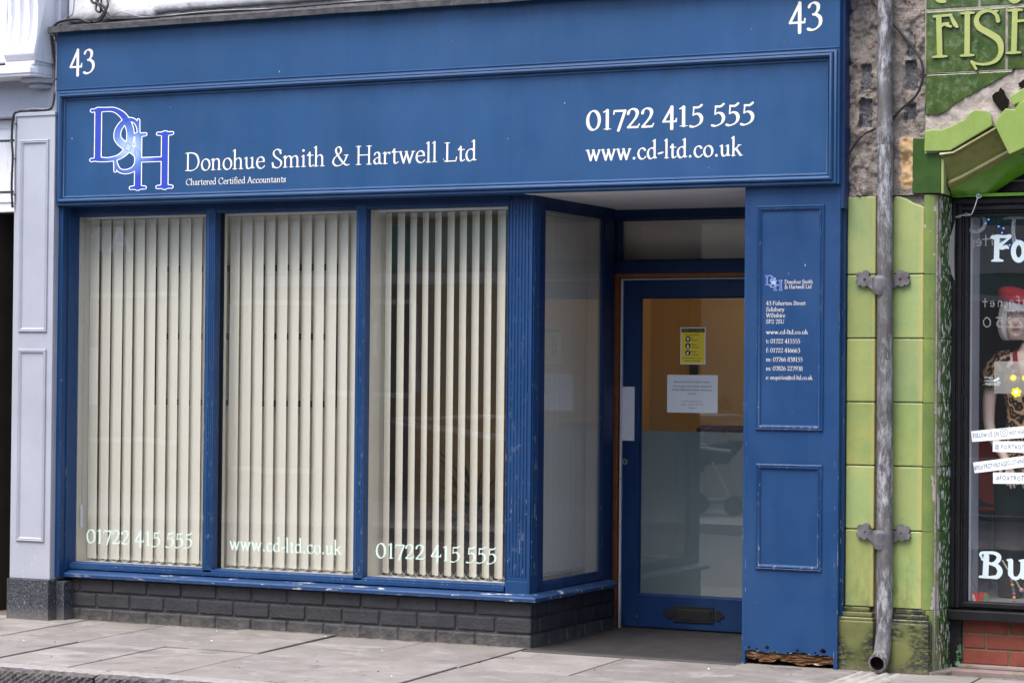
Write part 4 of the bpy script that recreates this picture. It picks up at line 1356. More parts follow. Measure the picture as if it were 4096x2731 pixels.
def blind(label, p0, axis, n, pitch, ang, z0, z1, stack=0, cord=False):
    """p0: first slat; axis: unit step direction; ang: turn of every slat"""
    root = thing('vertical_blind', label, 'window blind', (p0[0], p0[1], z0), 'vertical blinds in the blue shop front')
    ux, uy = axis
    ln = (n - 1) * pitch
    hr = MB()
    a = Vector((p0[0] - ux * .06, p0[1] - uy * .06, 0)); b = Vector((p0[0] + ux * (ln + .05), p0[1] + uy * (ln + .05), 0))
    nx, ny = -uy, ux
    q = [(a.x - nx * .02, a.y - ny * .02), (b.x - nx * .02, b.y - ny * .02), (b.x + nx * .02, b.y + ny * .02), (a.x + nx * .02, a.y + ny * .02)]
    hr.prism_z(q, z1 + .006, z1 + .034)
    hr.build('headrail', M['bead'], root)
    base = slat_mesh(z1 - z0).build('slat', M['blind'], root, smooth=60, recalc=False)
    yaw = math.atan2(uy, ux)
    pts = []
    for i in range(n):
        if i < stack: px = i * .018; an = ang + rad(3)
        else: px = i * pitch; an = ang + rad(random.gauss(0, 2.0))
        o = base if i == 0 else base.copy()
        if i: COL.objects.link(o); o.parent = root
        o.location = (ux * px, uy * px, 0)
        o.rotation_euler = (rad(random.uniform(-.08, .08)), rad(random.uniform(-.07, .07)), yaw - an + rad(random.uniform(-1, 1)))
        e = Vector((-.0445, 0, 0)); e.rotate(Matrix.Rotation(yaw - an, 3, 'Z'))
        f = Vector((.0445, 0, 0)); f.rotate(Matrix.Rotation(yaw - an, 3, 'Z'))
        c = Vector((p0[0] + ux * px, p0[1] + uy * px, z0 + .022))
        pts.append((c + e, c + f))
    for s in (0, 1):
        ch = MB()
        for i in range(max(0, stack - 1), n - 1):
            A, B = pts[i][s], pts[i + 1][s]
            for k in range(15):
                u = k / 14
                p = A.lerp(B, u); p.z -= .034 * (1 - (2 * u - 1) ** 2)
                ch.ball(p, .0027, 4, 3)
        ch.build('bead_chain', M['bead'], root, weld=False, recalc=False)
    if cord:
        cm = MB()
        x = p0[0] - .035; y = p0[1] - .055
        cm.tube([(x, y, z1), (x, y, .66)], .0016, 5)
        cm.tube([(x + .008, y, z1), (x + .008, y, .66)], .0016, 5)
        cm.tube([(x, y, .66), (x + .001, y, .645), (x + .004, y, .64), (x + .007, y, .645), (x + .008, y, .66)], .0016, 5)
        cm.build('pull_cord', M['grey_cable'], root)
        MB().box(x - .004, x + .013, y - .006, y + .006, .505, .63).build('cord_weight', M['strip'], root, bevel=.003)
    return root


blind('cream vertical blind with nearly closed slats and a pull cord at its left end', (-2.826, .135), (1, 0), 11, .0765, rad(17), .330, 2.248, cord=True)
blind('cream vertical blind with narrow gaps, in the window between the two mullions', (-1.890, .135), (1, 0), 12, .0768, rad(21), .330, 2.248)
blind('cream vertical blind with wide open dark gaps, in the window beside the fluted corner post', (-.930, .150), (1, 0), 11, .0743, rad(38), .330, 2.248)
blind('shaded grey vertical blind fully closed in the side window facing the porch', (-.115, .215), (0, 1), 10, .074, rad(6), .345, 2.235)


# ------------------------------------------------------------------ notices on the door
no = MB().box(.331, .479, DY - .0035, DY - .0022, 1.4585, 1.661)
notice = tag(no.build('notice', M['white_vinyl']), 'small yellow safety poster with black header and round pictograms on the door glass', 'poster', 'notices on the door glass')
ny = DY - .0041
MB().box(.3365, .4735, ny, ny + .0004, 1.4645, 1.634).build('yellow_panel', M['yellow'], notice)
MB().box(.3365, .4735, ny, ny + .0004, 1.6345, 1.655).build('header_bar', M['black'], notice)
tx = MB()
for s, x, z, h, al, wd in (('Do you have...', .4045, 1.617, .0105, 'CENTER', .088), ('A', .398, 1.600, .0095, 'LEFT', None), ('fever?', .398, 1.586, .0095, 'LEFT', .038),
                           ('Sore', .398, 1.5625, .0095, 'LEFT', .029), ('throat?', .398, 1.547, .0095, 'LEFT', .043), ('New', .398, 1.524, .0095, 'LEFT', .028), ('cough?', .398, 1.508, .0095, 'LEFT', .045),
                           ('If your answer is yes -', .4045, 1.490, .0085, 'CENTER', .118), ('DO NOT ENTER!', .4045, 1.4725, .0095, 'CENTER', .088)):
    tx.glyphs(sans_geo(s, x, z, h, al, width=wd), ny - .0006)
tx.build('lettering', M['black'], notice, recalc=False)
MB().glyphs(sans_geo('COVID-Secure Premises', .4045, 1.641, .0075, 'CENTER', width=.122), ny - .0006).build('lettering', M['yellow'], notice, recalc=False)
for k, zc in enumerate((1.5965, 1.560, 1.5215)):
    MB().prism([(.376 + .0155 * math.cos(a * math.pi / 12), zc + .0155 * math.sin(a * math.pi / 12)) for a in range(24)], ny - .0006, ny).build('pictogram', M['black'], notice)
    g = MB()
    if k == 0: g.ball((.376, ny - .0007, zc + .002), (.009, .0002, .006), 10, 6).ball((.376, ny - .0007, zc - .006), (.004, .0002, .005), 8, 6)
    elif k == 1: g.ball((.376, ny - .0007, zc + .006), (.0035, .0002, .004), 8, 6).ball((.376, ny - .0007, zc - .004), (.007, .0002, .008), 10, 6)
    else: g.ball((.378, ny - .0007, zc + .006), (.0035, .0002, .004), 8, 6).ball((.375, ny - .0007, zc - .004), (.006, .0002, .008), 10, 6).ball((.371, ny - .0007, zc + .001), (.003, .0002, .003), 8, 6)
    g.build('pictogram_figure', M['white_vinyl'], notice)
no = MB()
vs = []
for i in range(9):
    for j in range(7):
        u, v = i / 8, j / 6
        vs.append((.255 + .297 * u, DY - .003 - .0015 * mn.noise((u * 3, v * 3, 1)) - .002 * (v < .1) * u, 1.193 + .207 * v))
no.add(vs, [(i * 7 + j, (i + 1) * 7 + j, (i + 1) * 7 + j + 1, i * 7 + j + 1) for i in range(8) for j in range(6)])
a4 = tag(no.build('notice', M['paper'], smooth=60), 'white sheet of paper with printed lines taped to the door glass', 'notice', 'notices on the door glass')
tx = MB()
for s, z, wd in (('Due to Covid-19 our office is locked.', 1.3585, .210), ('We are open and working - please call', 1.3345, .224), ('01722 415555 and someone will come to', 1.3145, .238), ('the door.', 1.2945, .053)):
    tx.glyphs(sans_geo(s, .4035, z, .0085, 'CENTER', width=wd), DY - .0068)
for s, z, wd in (('Our office opening hours are:', 1.253, .118), ('Monday - Thursday   8:30 - 4:30', 1.235, .132), ('Thank you', 1.217, .043)):
    tx.glyphs(sans_geo(s, .4035, z, .0062, 'CENTER', width=wd), DY - .0068)
tx.build('lettering', M['grey_ink'], a4, recalc=False)

# things in the hall behind the door
cb = thing('cabinet', 'low black cabinet standing behind the door glass', 'cabinet', (.42, 1.78, 0))
MB().box(.14, .72, 1.66, 1.89, .0, 1.04).build('body', M['charcoal'], cb, bevel=.006)
MB().box(.15, .71, 1.645, 1.66, .08, 1.0).build('door', M['charcoal'], cb, bevel=.004)
tag(MB().box(.24, .62, 1.68, 1.86, 1.042, 1.10).box(.25, .56, 1.70, 1.83, 1.10, 1.115).build('box', M['purple'], bevel=.004), 'flat purple box lying on the black cabinet', 'box')
wp = thing('wall_sign', 'small red and green instruction sign on the ochre wall behind the door', 'sign', (.15, 2.29, 1.45))
MB().box(-.065 + .02, -.012 + .02, 2.292, 2.297, 1.40, 1.55).build('plate', M['brown_shop'], wp)
MB().box(-.058 + .02, -.018 + .02, 2.289, 2.2915, 1.515, 1.545).build('symbol', M['red_sign'], wp)
MB().box(-.048 + .02, -.030 + .02, 2.289, 2.2915, 1.465, 1.51).build('symbol', M['black'], wp)
MB().box(-.058 + .02, -.018 + .02, 2.289, 2.2915, 1.405, 1.445).build('symbol', M['green_sign'], wp)
pt = thing('potted_plant', 'spiky potted plant in the dark room behind the blind with wide gaps', 'plant', (-.78, .9, 0))
g = MB()
for k in range(20): pass
ring = lambda r, z: [(-.78 + r * math.cos(a * math.pi / 10), .9 + r * math.sin(a * math.pi / 10), z) for a in range(20)]
g.add(ring(.09, .0) + ring(.13, .24) + ring(.115, .24) + ring(.11, .2), [(k * 20 + i, k * 20 + (i + 1) % 20, (k + 1) * 20 + (i + 1) % 20, (k + 1) * 20 + i) for k in range(3) for i in range(20)] + [tuple(range(60, 80))])
g.build('pot', M['pot'], pt)
lf = MB()
rp = random.Random(21)
for k in range(70):
    a = rp.uniform(0, 6.283); l = rp.uniform(.35, .75); up = rp.uniform(.5, 1.15); z0 = .22 + rp.uniform(0, .5)
    pts = []
    for q in range(6):
        u = q / 5
        r = l * u * .75
        pts.append(Vector((-.78 + r * math.cos(a), .9 + r * math.sin(a), z0 + up * l * u - .55 * l * u * u)))
    s = Vector((-math.sin(a), math.cos(a), 0)) * .010
    vs = []
    for q, p in enumerate(pts):
        w = (1 - (q / 5) ** 2) + .05
        vs += [p - s * w, p + s * w]
    lf.add(vs, [(2 * q, 2 * q + 1, 2 * q + 3, 2 * q + 2) for q in range(5)])
lf.build('leaves', M['leaf'], pt, recalc=False)
tk = MB().tube([(-.78, .9, .2), (-.77, .9, .5), (-.79, .9, .75)], [.016, .013, .01], 8)
tk.build('stem', M['leaf'], pt)
for sx, lab in ((-2.72, 'dark wall shelf glimpsed between slats of the nearly closed blind'), (-2.03, 'dark wall shelf glimpsed through the narrow gaps of the middle blind')):
    sh0 = thing('wall_shelf', lab, 'shelf', (sx + .3, .6, .8))
    MB().box(sx, sx + .035, .56, .62, 1.2, 2.0).box(sx + .52, sx + .545, .56, .62, 1.2, 2.0).build('upright', M['charcoal'], sh0)
    for zz in (1.2, 1.58, 1.97): MB().box(sx + .035, sx + .52, .56, .62, zz, zz + .035).build('shelf', M['charcoal'], sh0)
dk = thing('desk', 'dark office desk in the room behind the blinds', 'desk', (-1.9, 2.6, 0))
MB().box(-2.6, -1.2, 2.2, 2.9, .70, .735).build('top', M['charcoal'], dk, bevel=.003)
for xx in (-2.56, -1.28): MB().box(xx, xx + .04, 2.24, 2.86, 0, .70).build('leg', M['charcoal'], dk)

# ------------------------------------------------------------------ building above
up = MB()
nx_ = 220
vs = []
for i in range(nx_ + 1):
    x = -2.928 + (2.2 + 2.928) * i / nx_
    zb = 3.392 + .010 * mn.noise((x * 7, 1, 0)) + .006 * mn.noise((x * 31, 4, 0)) + (.0 if x > -2.35 else -.028)
    for (y, z) in ((.06, zb - .004), (.018, zb), (.004, zb + .016), (.0, zb + .05), (.0, 3.6), (.0, 5.5)):
        vs.append((x, y + .003 * mn.noise((x * 9, z * 9, 0)), z))
up.add(vs, [(i * 6 + k, (i + 1) * 6 + k, (i + 1) * 6 + k + 1, i * 6 + k + 1) for i in range(nx_) for k in range(5)])
up.add([(-2.928, .0, 3.36), (-2.928, .0, 5.5), (-2.928, .3, 5.5), (-2.928, .3, 3.36)], [(0, 1, 2, 3)])
upw = thing('upper_storey', 'white painted rendered wall above the blue fascia', 'building', (0, .1, 3.3))
up.build('render_coat', M['white_render'], upw, smooth=50)
MB().box(-2.94, 1.66, .03, .3, 3.30, 5.5).box(-2.94, 1.66, .05, .3, 2.335, 3.30).build('wall', M['dirty_render'], upw)

# ------------------------------------------------------------------ grey neighbour on the left
nb = thing('grey_shop_front', 'lilac grey painted pilaster and fluted corbel of the neighbouring shop', 'shop front', (-3.05, -.1, 0))
GY = -.13
gp = MB()
gp.box(-3.196, -2.918, GY, .10, .222, 2.835)
gpil = gp.build('pilaster', M['lilac'], nb, bevel=.004)
GP = [(0, 0), (0, .008), (.005, .011), (.010, .007), (.014, .010), (.020, .004), (.023, 0)]
MB().moulding(-3.153, -2.957, 1.609, 2.690, GY, GP).build('panel_moulding', M['lilac'], gpil, smooth=35)
MB().moulding(-3.150, -2.958, .433, 1.511, GY, GP).build('panel_moulding', M['lilac'], gpil, smooth=35)
MB().box(-3.203, -2.913, GY - .008, .08, 2.824, 2.846).build('cap', M['lilac'], nb, bevel=.003)
MB().box(-3.197, -2.910, GY - .022, .10, -.06, .222).box(-2.910, -2.852, GY + .045, .10, -.06, .214).build('plinth', M['granite'], nb, bevel=.003)
MB().box(-6.5, -2.936, -.05, .30, 2.835, 5.0).box(-2.96, -2.938, -.062, -.05, 3.34, 5.0).build('wall', M['lilac_wall'], nb, bevel=.004)
# fluted console corbel
co = MB()
side = [(-.05, 3.125), (-.205, 3.125), (-.232, 3.15), (-.238, 3.18), (-.215, 3.27), (-.205, 3.38), (-.215, 3.5), (-.24, 3.65), (-.26, 3.8), (-.05, 3.8)]
cols = []
xa, xb = -3.200, -2.985
nxx = 60
for i in range(nxx + 1):
    x = xa + (xb - xa) * i / nxx
    u = i / nxx
    fl = 0
    for c in (.20, .49, .79):
        fl = max(fl, max(0, 1 - ((u - c) / .062) ** 2) ** .5 if abs(u - c) < .062 else 0)
    fine = []
    for (y, z) in [s for s in side]:
        fine.append((y, z))
    prof2 = []
    dense = catmull([(p[0], p[1]) for p in side[1:-1]], 6)
    for p in dense:
        d = fl * .024 if p[1] > 3.19 else (fl * .024 * max(0, (p[1] - 3.165) / .025))
        e = min(u, 1 - u)
        prof2.append((x, p[0] + d + (.006 if e < .001 else 0), p[1]))
    cols.append([(x, -.05, 3.125)] + prof2 + [(x, -.05, 3.8)])
n = len(cols[0])
co.add([p for c in cols for p in c], [(i * n + k, (i + 1) * n + k, (i + 1) * n + k + 1, i * n + k + 1) for i in range(nxx) for k in range(n - 1)] + [tuple(range(n)), tuple(range(nxx * n, nxx * n + n))])
co.build('corbel', M['white_wood'], nb, smooth=45)
cb2 = MB()
cb2.prism_z([(-6.5, -.05), (-6.5, -.225), (-3.020, -.225), (-3.000, -.18), (-2.995, -.05)], 3.040, 3.105)
cb2.prism_z([(-6.5, -.05), (-6.5, -.235), (-3.017, -.235), (-2.997, -.185), (-2.992, -.05)], 3.055, 3.09)
cb2.box(-3.205, -3.0, -.215, -.05, 3.105, 3.127)
cb2.build('corbel_block', M['white_wood'], nb, bevel=.005)
cb3 = MB()
cb3.prism_z([(-3.13, -.05), (-3.13, -.17), (-3.03, -.17), (-2.985, -.05)], 3.012, 3.040)
cb3.prism_z([(-3.11, -.05), (-3.11, -.125), (-3.05, -.125), (-3.0, -.05)], 2.985, 3.012)
cb3.build('corbel_moulding', M['lilac_wall'], nb, bevel=.006)
MB().box(-6.5, -3.21, -.20, -.05, 3.127, 4.2).build('fascia', M['white_wood'], nb, bevel=.004)
sp = MB()
sp.box(-6.4, -3.215, .02, .08, 2.30, 2.83)
sp = sp.build('sign_panel', M['white_wood'], nb, bevel=.003)
MB().moulding(-6.4, -3.246, 2.355, 2.79, .02, [(0, 0), (.003, .010), (.012, .004), (.014, -.001)]).build('moulding', M['white_wood'], sp)
for zb in (2.41, 2.705): MB().box(-6.4, -3.27, .0165, .0195, zb, zb + .011).build('bar', M['grey_ink'], sp)
dkp = MB()
dkp.box(-6.5, -3.5, .35, .40, -.05, 2.35).box(-3.50, -3.19, 1.5, 1.55, -.05, 2.35)
dkp.box(-3.55, -3.18, .1, 1.5, 2.30, 2.36)
dkp.build('recess', plain('dark_brown_boards', (.035, .028, .022), .7, .3, .3, 3), nb)
MB().box(-3.52, -3.50, .10, 1.5, -.05, 2.33).box(-3.20, -3.18, .10, 1.5, -.05, 2.33).build('recess_side', plain('dark_brown_side', (.05, .04, .032), .7, .3, .3, 3), nb)
MB().box(-3.5, -3.19, .02, 1.5, -.05, -.003).build('recess_floor', plain('brown_tile_floor', (.16, .12, .10), .7, .3, .2, 5), nb)


# ------------------------------------------------------------------ cables top left
def cable(name, pts, r, mat, label, k=8, group=None, clips=()):
    P = catmull(pts, k)
    o = tag(MB().tube([tuple(p) for p in P], r, 7).build(name, mat, smooth=60), label, 'cable', group)
    if len(clips):
        for q in clips:
            p = P[int(q * (len(P) - 1))]
            MB().box(p[0] - .006, p[0] + .006, p[1] - .008, p[1] + .004, p[2] - .004, p[2] + .004).build('cable_clip', M['clip'], o, bevel=.001)
    return o


G = 'old cables around the corbel'
cable('cable', [(-2.965, -.07, 3.345), (-2.985, -.09, 3.30), (-2.975, -.085, 3.22), (-2.958, -.08, 3.09), (-2.946, -.10, 2.96), (-2.948, -.115, 2.88), (-2.968, -.125, 2.858), (-3.05, -.125, 2.855), (-3.17, -.135, 2.853), (-3.202, -.14, 2.82), (-3.208, -.142, 2.70), (-3.200, -.142, 2.60), (-3.205, -.142, 2.44), (-3.198, -.142, 2.31)], .0068, M['cable'],
      'thick black cable running down beside the corbel and over the lilac pilaster', clips=(.25, .40, .62, .78, .90), group=G)
cable('cable', [(-2.953, -.06, 3.34), (-2.985, -.075, 3.315), (-2.972, -.08, 3.275), (-2.950, -.085, 3.23), (-2.944, -.09, 3.1), (-2.942, -.10, 2.97), (-2.952, -.112, 2.885), (-2.985, -.12, 2.862), (-3.08, -.128, 2.866), (-3.15, -.13, 2.856)], .0042, M['grey_cable'],
      'pale grey cable looping off the cornice end down to the pilaster cap', clips=(.3, .5, .7), group=G)
cable('cable', [(-3.186, -.137, 2.82), (-3.187, -.137, 2.7), (-3.189, -.137, 2.55), (-3.188, -.137, 2.4), (-3.189, -.137, 2.31)], .0035, M['grey_cable'], 'thin pale cable clipped to the left edge of the lilac pilaster', clips=(.1, .45, .8), group=G)
cable('cable', [(-2.845, -.065, 3.7), (-2.846, -.065, 3.47), (-2.853, -.065, 3.405), (-2.870, -.065, 3.388), (-2.93, -.07, 3.36), (-2.975, -.09, 3.32), (-2.978, -.09, 3.28)], .0042, M['grey_cable'], 'grey cable coming down the wall above the cornice end', clips=(.55,), group=G)
cable('cable', [(-2.77, -.02, 3.50), (-2.72, -.06, 3.455), (-2.66, -.07, 3.44), (-2.625, -.07, 3.405), (-2.645, -.07, 3.366), (-2.68, -.07, 3.345), (-2.745, -.07, 3.345), (-2.81, -.07, 3.366), (-2.89, -.08, 3.362), (-2.945, -.09, 3.345), (-2.985, -.10, 3.30)], .0075, M['cable'], 'black cable from the tangle down along the cornice to the corbel', group=G)
cable('cable', [(-2.68, -.03, 3.50), (-2.672, -.05, 3.455), (-2.662, -.06, 3.41), (-2.612, -.07, 3.388), (-2.59, -.08, 3.356), (-2.54, -.08, 3.350), (-2.36, -.07, 3.346), (-2.0, -.05, 3.352), (-1.6, -.05, 3.350), (-1.1, -.05, 3.356), (-.5, -.05, 3.352), (.3, -.05, 3.356), (1.5, -.05, 3.352)], .0062, M['cable'], 'black cable from the tangle running right along the cornice top', k=10, group=G)
cable('cable', [(-2.61, -.03, 3.50), (-2.63, -.05, 3.44), (-2.665, -.06, 3.40), (-2.60, -.06, 3.36), (-2.585, -.07, 3.38), (-2.53, -.06, 3.392), (-2.47, -.06, 3.376), (-2.34, -.06, 3.352), (-1.9, -.06, 3.360), (-1.5, -.05, 3.353), (-.9, -.05, 3.362), (0.0, -.05, 3.356)], .003, M['grey_cable'], 'thin grey wire drooping from the tangle onto the cornice', group=G)
cable('cable', [(-2.70, -.02, 3.50), (-2.70, -.06, 3.42), (-2.665, -.07, 3.395), (-2.655, -.08, 3.42), (-2.69, -.07, 3.46), (-2.665, -.06, 3.50)], .0062, M['cable'], 'small hanging loop of black cable at the top of the tangle', group=G)
cable('cable', [(-2.66, -.02, 3.50), (-2.62, -.06, 3.43), (-2.655, -.07, 3.372), (-2.70, -.07, 3.345), (-2.72, -.08, 3.352)], .0068, M['cable'], 'black cable in the middle of the tangle bending to the cornice', group=G)

# ------------------------------------------------------------------ green tiled building on the right
gb = thing('green_tiled_shop_front', 'old shop front faced with glazed green tiles and a broken arch', 'shop front', (2.1, .1, 0))
rows = [.298, .668, .973, 1.276, 1.580, 1.885, 2.262]
tl = MB()
rt_ = random.Random(8)
for a, b in zip(rows[:-1], rows[1:]):
    for (x0, x1) in ((1.664, 1.805), (1.888, 2.040)):
        g = .002
        v = rt_.uniform(.90, 1.10)
        c = (v * rt_.uniform(.95, 1.08), v, v * rt_.uniform(.85, 1.1))
        if x0 > 1.8 and b == rows[-1]:
            tl.prism([(x0, a + g), (x1, a + g), (x1, b - .062), (x1 - .012, b - .052), (x1 - .05, b - .040), (x1 - .085, b - .018), (x1 - .115, b - .008), (x0 + .01, b - .004), (x0, b - .03)], .0, .03)
            for q in range(len(tl.c) - len(tl.c) + 0): pass
        else:
            tl.box(x0, x1, .0, .03, a + g, b - g, 0, c)
tl.build('pier_tile', M['tile_light'], gb, bevel=.006, seg=3)
ct = MB()
for a, b in zip(rows[:-1], rows[1:]):
    v = rt_.uniform(.9, 1.1)
    q = [(2.0405, .004), (2.060, .003), (2.080, .010), (2.096, .030), (2.104, .060), (2.104, .10), (2.05, .10)]
    ct.prism_z(q, a + .0015, b - .0015)
    for k in range(9): ct.c[-1 - k] = (v, v, v)
q = [(2.0405, .004), (2.060, .003), (2.080, .010), (2.096, .030), (2.104, .060), (2.104, .10), (2.05, .10)]
ct.prism_z(q, -.03, .2965)
ct.build('rounded_tile', M['tile_mid'], gb, smooth=50)
rc = MB()
for a, b in zip([-.03] + rows[:-1], rows):
    rc.prism_z([(2.100, .055), (2.116, .13), (2.122, .215), (2.08, .215), (2.06, .08)], a + .0015, b - .0015)
rc.build('return_tile', M['tile_return'], gb, bevel=.003)
MB().box(1.652, 2.10, .026, .24, -.05, 2.262).box(1.655, 2.10, .05, .24, 2.262, 4.2).build('pier_core', M['mortar'], gb)
ba = MB()
for (x0, x1) in ((1.640, 1.820), (1.896, 2.088)):
    ba.box(x0, x1, -.05, .03, -.03, .236)
    ba.prism_z([(x0 + .002, -.046), (x1 - .002, -.046), (x1 - .004, .02), (x0 + .004, .02)], .236, .252)
    ba.box(x0 + .010, x1 - .012, -.030, .02, .252, .276)
    ba.box(x0 + .018, x1 - .030, -.012, .02, .276, .298)
ba.build('pier_base', M['tile_base'], gb, bevel=.007, seg=3)
MB().prism_z([(2.07, -.05), (2.10, -.03), (2.16, .09), (2.16, .24), (2.08, .24)], -.03, .012).build('mortar_fillet', M['mortar'], gb, bevel=.008)

# rough broken masonry above the pier
mw = MB()
xs0, xs1, zs0, zs1, st = 1.668, 2.046, 2.262, 3.42, .0072
nxx, nzz = int((xs1 - xs0) / st), int((zs1 - zs0) / st)
blocks = [(1.724, 1.774, 2.768, 2.895), (1.717, 1.777, 2.59, 2.727), (1.94, 2.0, 2.76, 2.90), (1.942, 1.998, 2.618, 2.697), (1.950, 1.988, 2.92, 2.974)]
vs = []
for i in range(nxx + 1):
    for j in range(nzz + 1):
        x, z = xs0 + i * st, zs0 + j * st
        h = .016 * mn.noise((x * 9, z * 7, 0)) + .010 * mn.noise((x * 24, z * 22, 3)) + .006 * mn.noise((x * 60, z * 55, 5))
        d = mn.noise((x * 13 + 2, z * 11, 8))
        if d > .12: h += .012 * min(1, (d - .12) * 8)
        d2 = mn.noise((x * 21 + 5, z * 15, 3)) + .3 * mn.noise((x * 55, z * 48, 9))
        if d2 > .05: h += .008 * min(1, (d2 - .05) * 14)
        if d2 < -.34: h -= .010
        if .855 < (x - 1.0) < .93: h = h * .45 + .004
        hit = False
        for (a, b, c, e) in blocks:
            wob = .008 * mn.noise((x * 40, z * 40, 2))
            if a + wob < x < b + wob and c + wob < z < e - wob: hit = True
        if hit: h = -.016 + .008 * mn.noise((x * 90, z * 90, 1))
        vs.append((x, .012 - h, z))
b0 = len(mw.f)
fl_ = []
mats_ = []
for i in range(nxx):
    for j in range(nzz):
        fl_.append((i * (nzz + 1) + j, (i + 1) * (nzz + 1) + j, (i + 1) * (nzz + 1) + j + 1, i * (nzz + 1) + j + 1))
        x, z = xs0 + (i + .5) * st, zs0 + (j + .5) * st
        w = .008 * mn.noise((x * 40, z * 40, 2))
        k = 0
        for (a, b, c, e) in blocks:
            if a + w < x < b + w and c + w < z < e - w: k = 1
        if 1.925 + .02 * mn.noise((x * 3, z * 22, 4)) < x < 1.982 and 2.29 < z < 2.535: k = 2
        mats_.append(k)
mw.add(vs, fl_)
mw.m = mats_
mw.build('broken_masonry', [M['mortar'], M['breeze'], M['orange_plaster']], gb, smooth=75)

# dark glazed tiles above
dt = MB()
dt.prism([(1.982, 2.268), (2.119, 2.266), (2.119, 2.455), (2.044, 2.460), (2.040, 2.532), (1.984, 2.533)], -.004, .02)
dt.build('dark_tile', M['tile_dark'], gb, bevel=.004)
sg = MB()
gq = .0028
for (x0, x1, z0, z1) in ((2.044, 2.430, 2.832, 3.128), (2.434, 2.95, 2.832, 3.128), (2.044, 2.30, 3.134, 3.50), (2.304, 2.95, 3.134, 3.50)):
    v = rt_.uniform(.92, 1.08)
    sg.box(x0 + gq, x1 - gq, -.012, .02, z0 + gq, z1 - gq, 0, (v, v, v))
sg.prism([(2.047, 2.638), (2.105, 2.634), (2.148, 2.652), (2.20, 2.690), (2.32, 2.752), (2.47, 2.826), (2.046, 2.827)], -.012, .02)
signp = sg.build('sign_tile', M['tile_sign'], gb, bevel=.004)
# raised letters
ft = []
vv = lambda *p: ft.extend(chain(catmull(p, 7)))
ff = lambda w, *p: ft.extend(chain([(x, y, w) for x, y in p]))
def serif(x, z, w): ft.extend(chain([(x - w / 2, z, .009), (x, z + .002, .015), (x + w / 2, z, .009)]))
ff(.026, (2.118, 2.915), (2.112, 3.092)); serif(2.118, 2.908, .066); ff(.012, (2.088, 3.100), (2.172, 3.102))
vv((2.166, 3.104, .012), (2.176, 3.085, .016), (2.192, 3.055, .020), (2.203, 3.043, .009)); vv((2.118, 3.048, .010), (2.140, 3.058, .010), (2.152, 3.054, .013), (2.170, 3.048, .012)); ff(.010, (2.132, 3.062), (2.158, 3.064))
ff(.026, (2.249, 2.915), (2.249, 3.096)); serif(2.249, 2.907, .062); serif(2.249, 3.106, .062)
vv((2.395, 3.062, .020), (2.385, 3.092, .016), (2.350, 3.112, .015), (2.310, 3.102, .020), (2.292, 3.070, .024), (2.306, 3.036, .028), (2.350, 3.008, .030), (2.398, 2.972, .030), (2.410, 2.920, .024), (2.388, 2.878, .018), (2.340, 2.862, .013), (2.296, 2.866, .011), (2.270, 2.878, .012))
ff(.012, (2.270, 2.878), (2.292, 2.842)); ff(.010, (2.372, 3.108), (2.392, 3.108))
ff(.026, (2.470, 2.915), (2.474, 3.098)); serif(2.468, 2.908, .066); serif(2.474, 3.106, .066); ff(.012, (2.472, 3.055), (2.60, 3.058)); ff(.026, (2.60, 2.915), (2.604, 3.098))
serif(2.60, 2.908, .066); serif(2.604, 3.106, .066)
geoF = outline(*field(ft, .0026, .02))
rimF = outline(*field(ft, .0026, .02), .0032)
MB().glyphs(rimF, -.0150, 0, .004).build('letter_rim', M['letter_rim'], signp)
MB().glyphs(geoF, -.025, 0, .012).build('raised_letters', M['tile_letter'], signp, smooth=40, label='raised yellow green letters on the dark tiles')
ft = []
vv((2.40, 3.165, .012), (2.43, 3.180, .02), (2.47, 3.15, .024), (2.51, 3.18, .024), (2.53, 3.23, .02)); vv((2.09, 3.20, .02), (2.11, 3.175, .02), (2.14, 3.168, .014))
geoF = outline(*field(ft, .0026, .02))
MB().glyphs(geoF, -.020, 0, .010).build('raised_letters', M['tile_letter'], signp, smooth=40)

# broken arch band
pb = MB()
vs = []
lo = [(2.044, 2.455), (2.10, 2.455), (2.19, 2.462), (2.28, 2.52), (2.38, 2.575), (2.50, 2.65), (2.62, 2.72)]
hi = [(2.044, 2.640), (2.105, 2.634), (2.148, 2.652), (2.20, 2.690), (2.32, 2.752), (2.47, 2.830), (2.62, 2.90)]
for i in range(61):
    u = i / 60 * 6; k = min(int(u), 5); t_ = u - k
    for j in range(13):
        v = j / 12
        x = (lo[k][0] * (1 - t_) + lo[k + 1][0] * t_) * (1 - v) + (hi[k][0] * (1 - t_) + hi[k + 1][0] * t_) * v
        z = (lo[k][1] * (1 - t_) + lo[k + 1][1] * t_) * (1 - v) + (hi[k][1] * (1 - t_) + hi[k + 1][1] * t_) * v
        vs.append((x, -.002 + .010 * mn.noise((x * 20, z * 20, 2)) + .006 * mn.noise((x * 60, z * 60, 6)), z))
pb.add(vs, [(i * 13 + j, (i + 1) * 13 + j, (i + 1) * 13 + j + 1, i * 13 + j + 1) for i in range(60) for j in range(12)])
pb.build('bare_plaster', M['plaster'], gb, smooth=60)
def blob(cx, cz, pts): return [(cx + x, cz + z) for x, z in pts]
hole = [(2.366, 2.712), (2.380, 2.728), (2.398, 2.733), (2.404, 2.752), (2.414, 2.742), (2.424, 2.735), (2.428, 2.715), (2.438, 2.700), (2.447, 2.692), (2.444, 2.668), (2.432, 2.645), (2.412, 2.642), (2.398, 2.652), (2.385, 2.672), (2.372, 2.688)]
MB().prism(hole, -.016, -.010).build('cavity', M['hole'], gb)
MB().prism([(2.490, 2.765), (2.54, 2.80), (2.54, 2.742), (2.512, 2.738), (2.494, 2.75)], -.016, -.010).build('cavity', M['hole'], gb)
ar = MB()
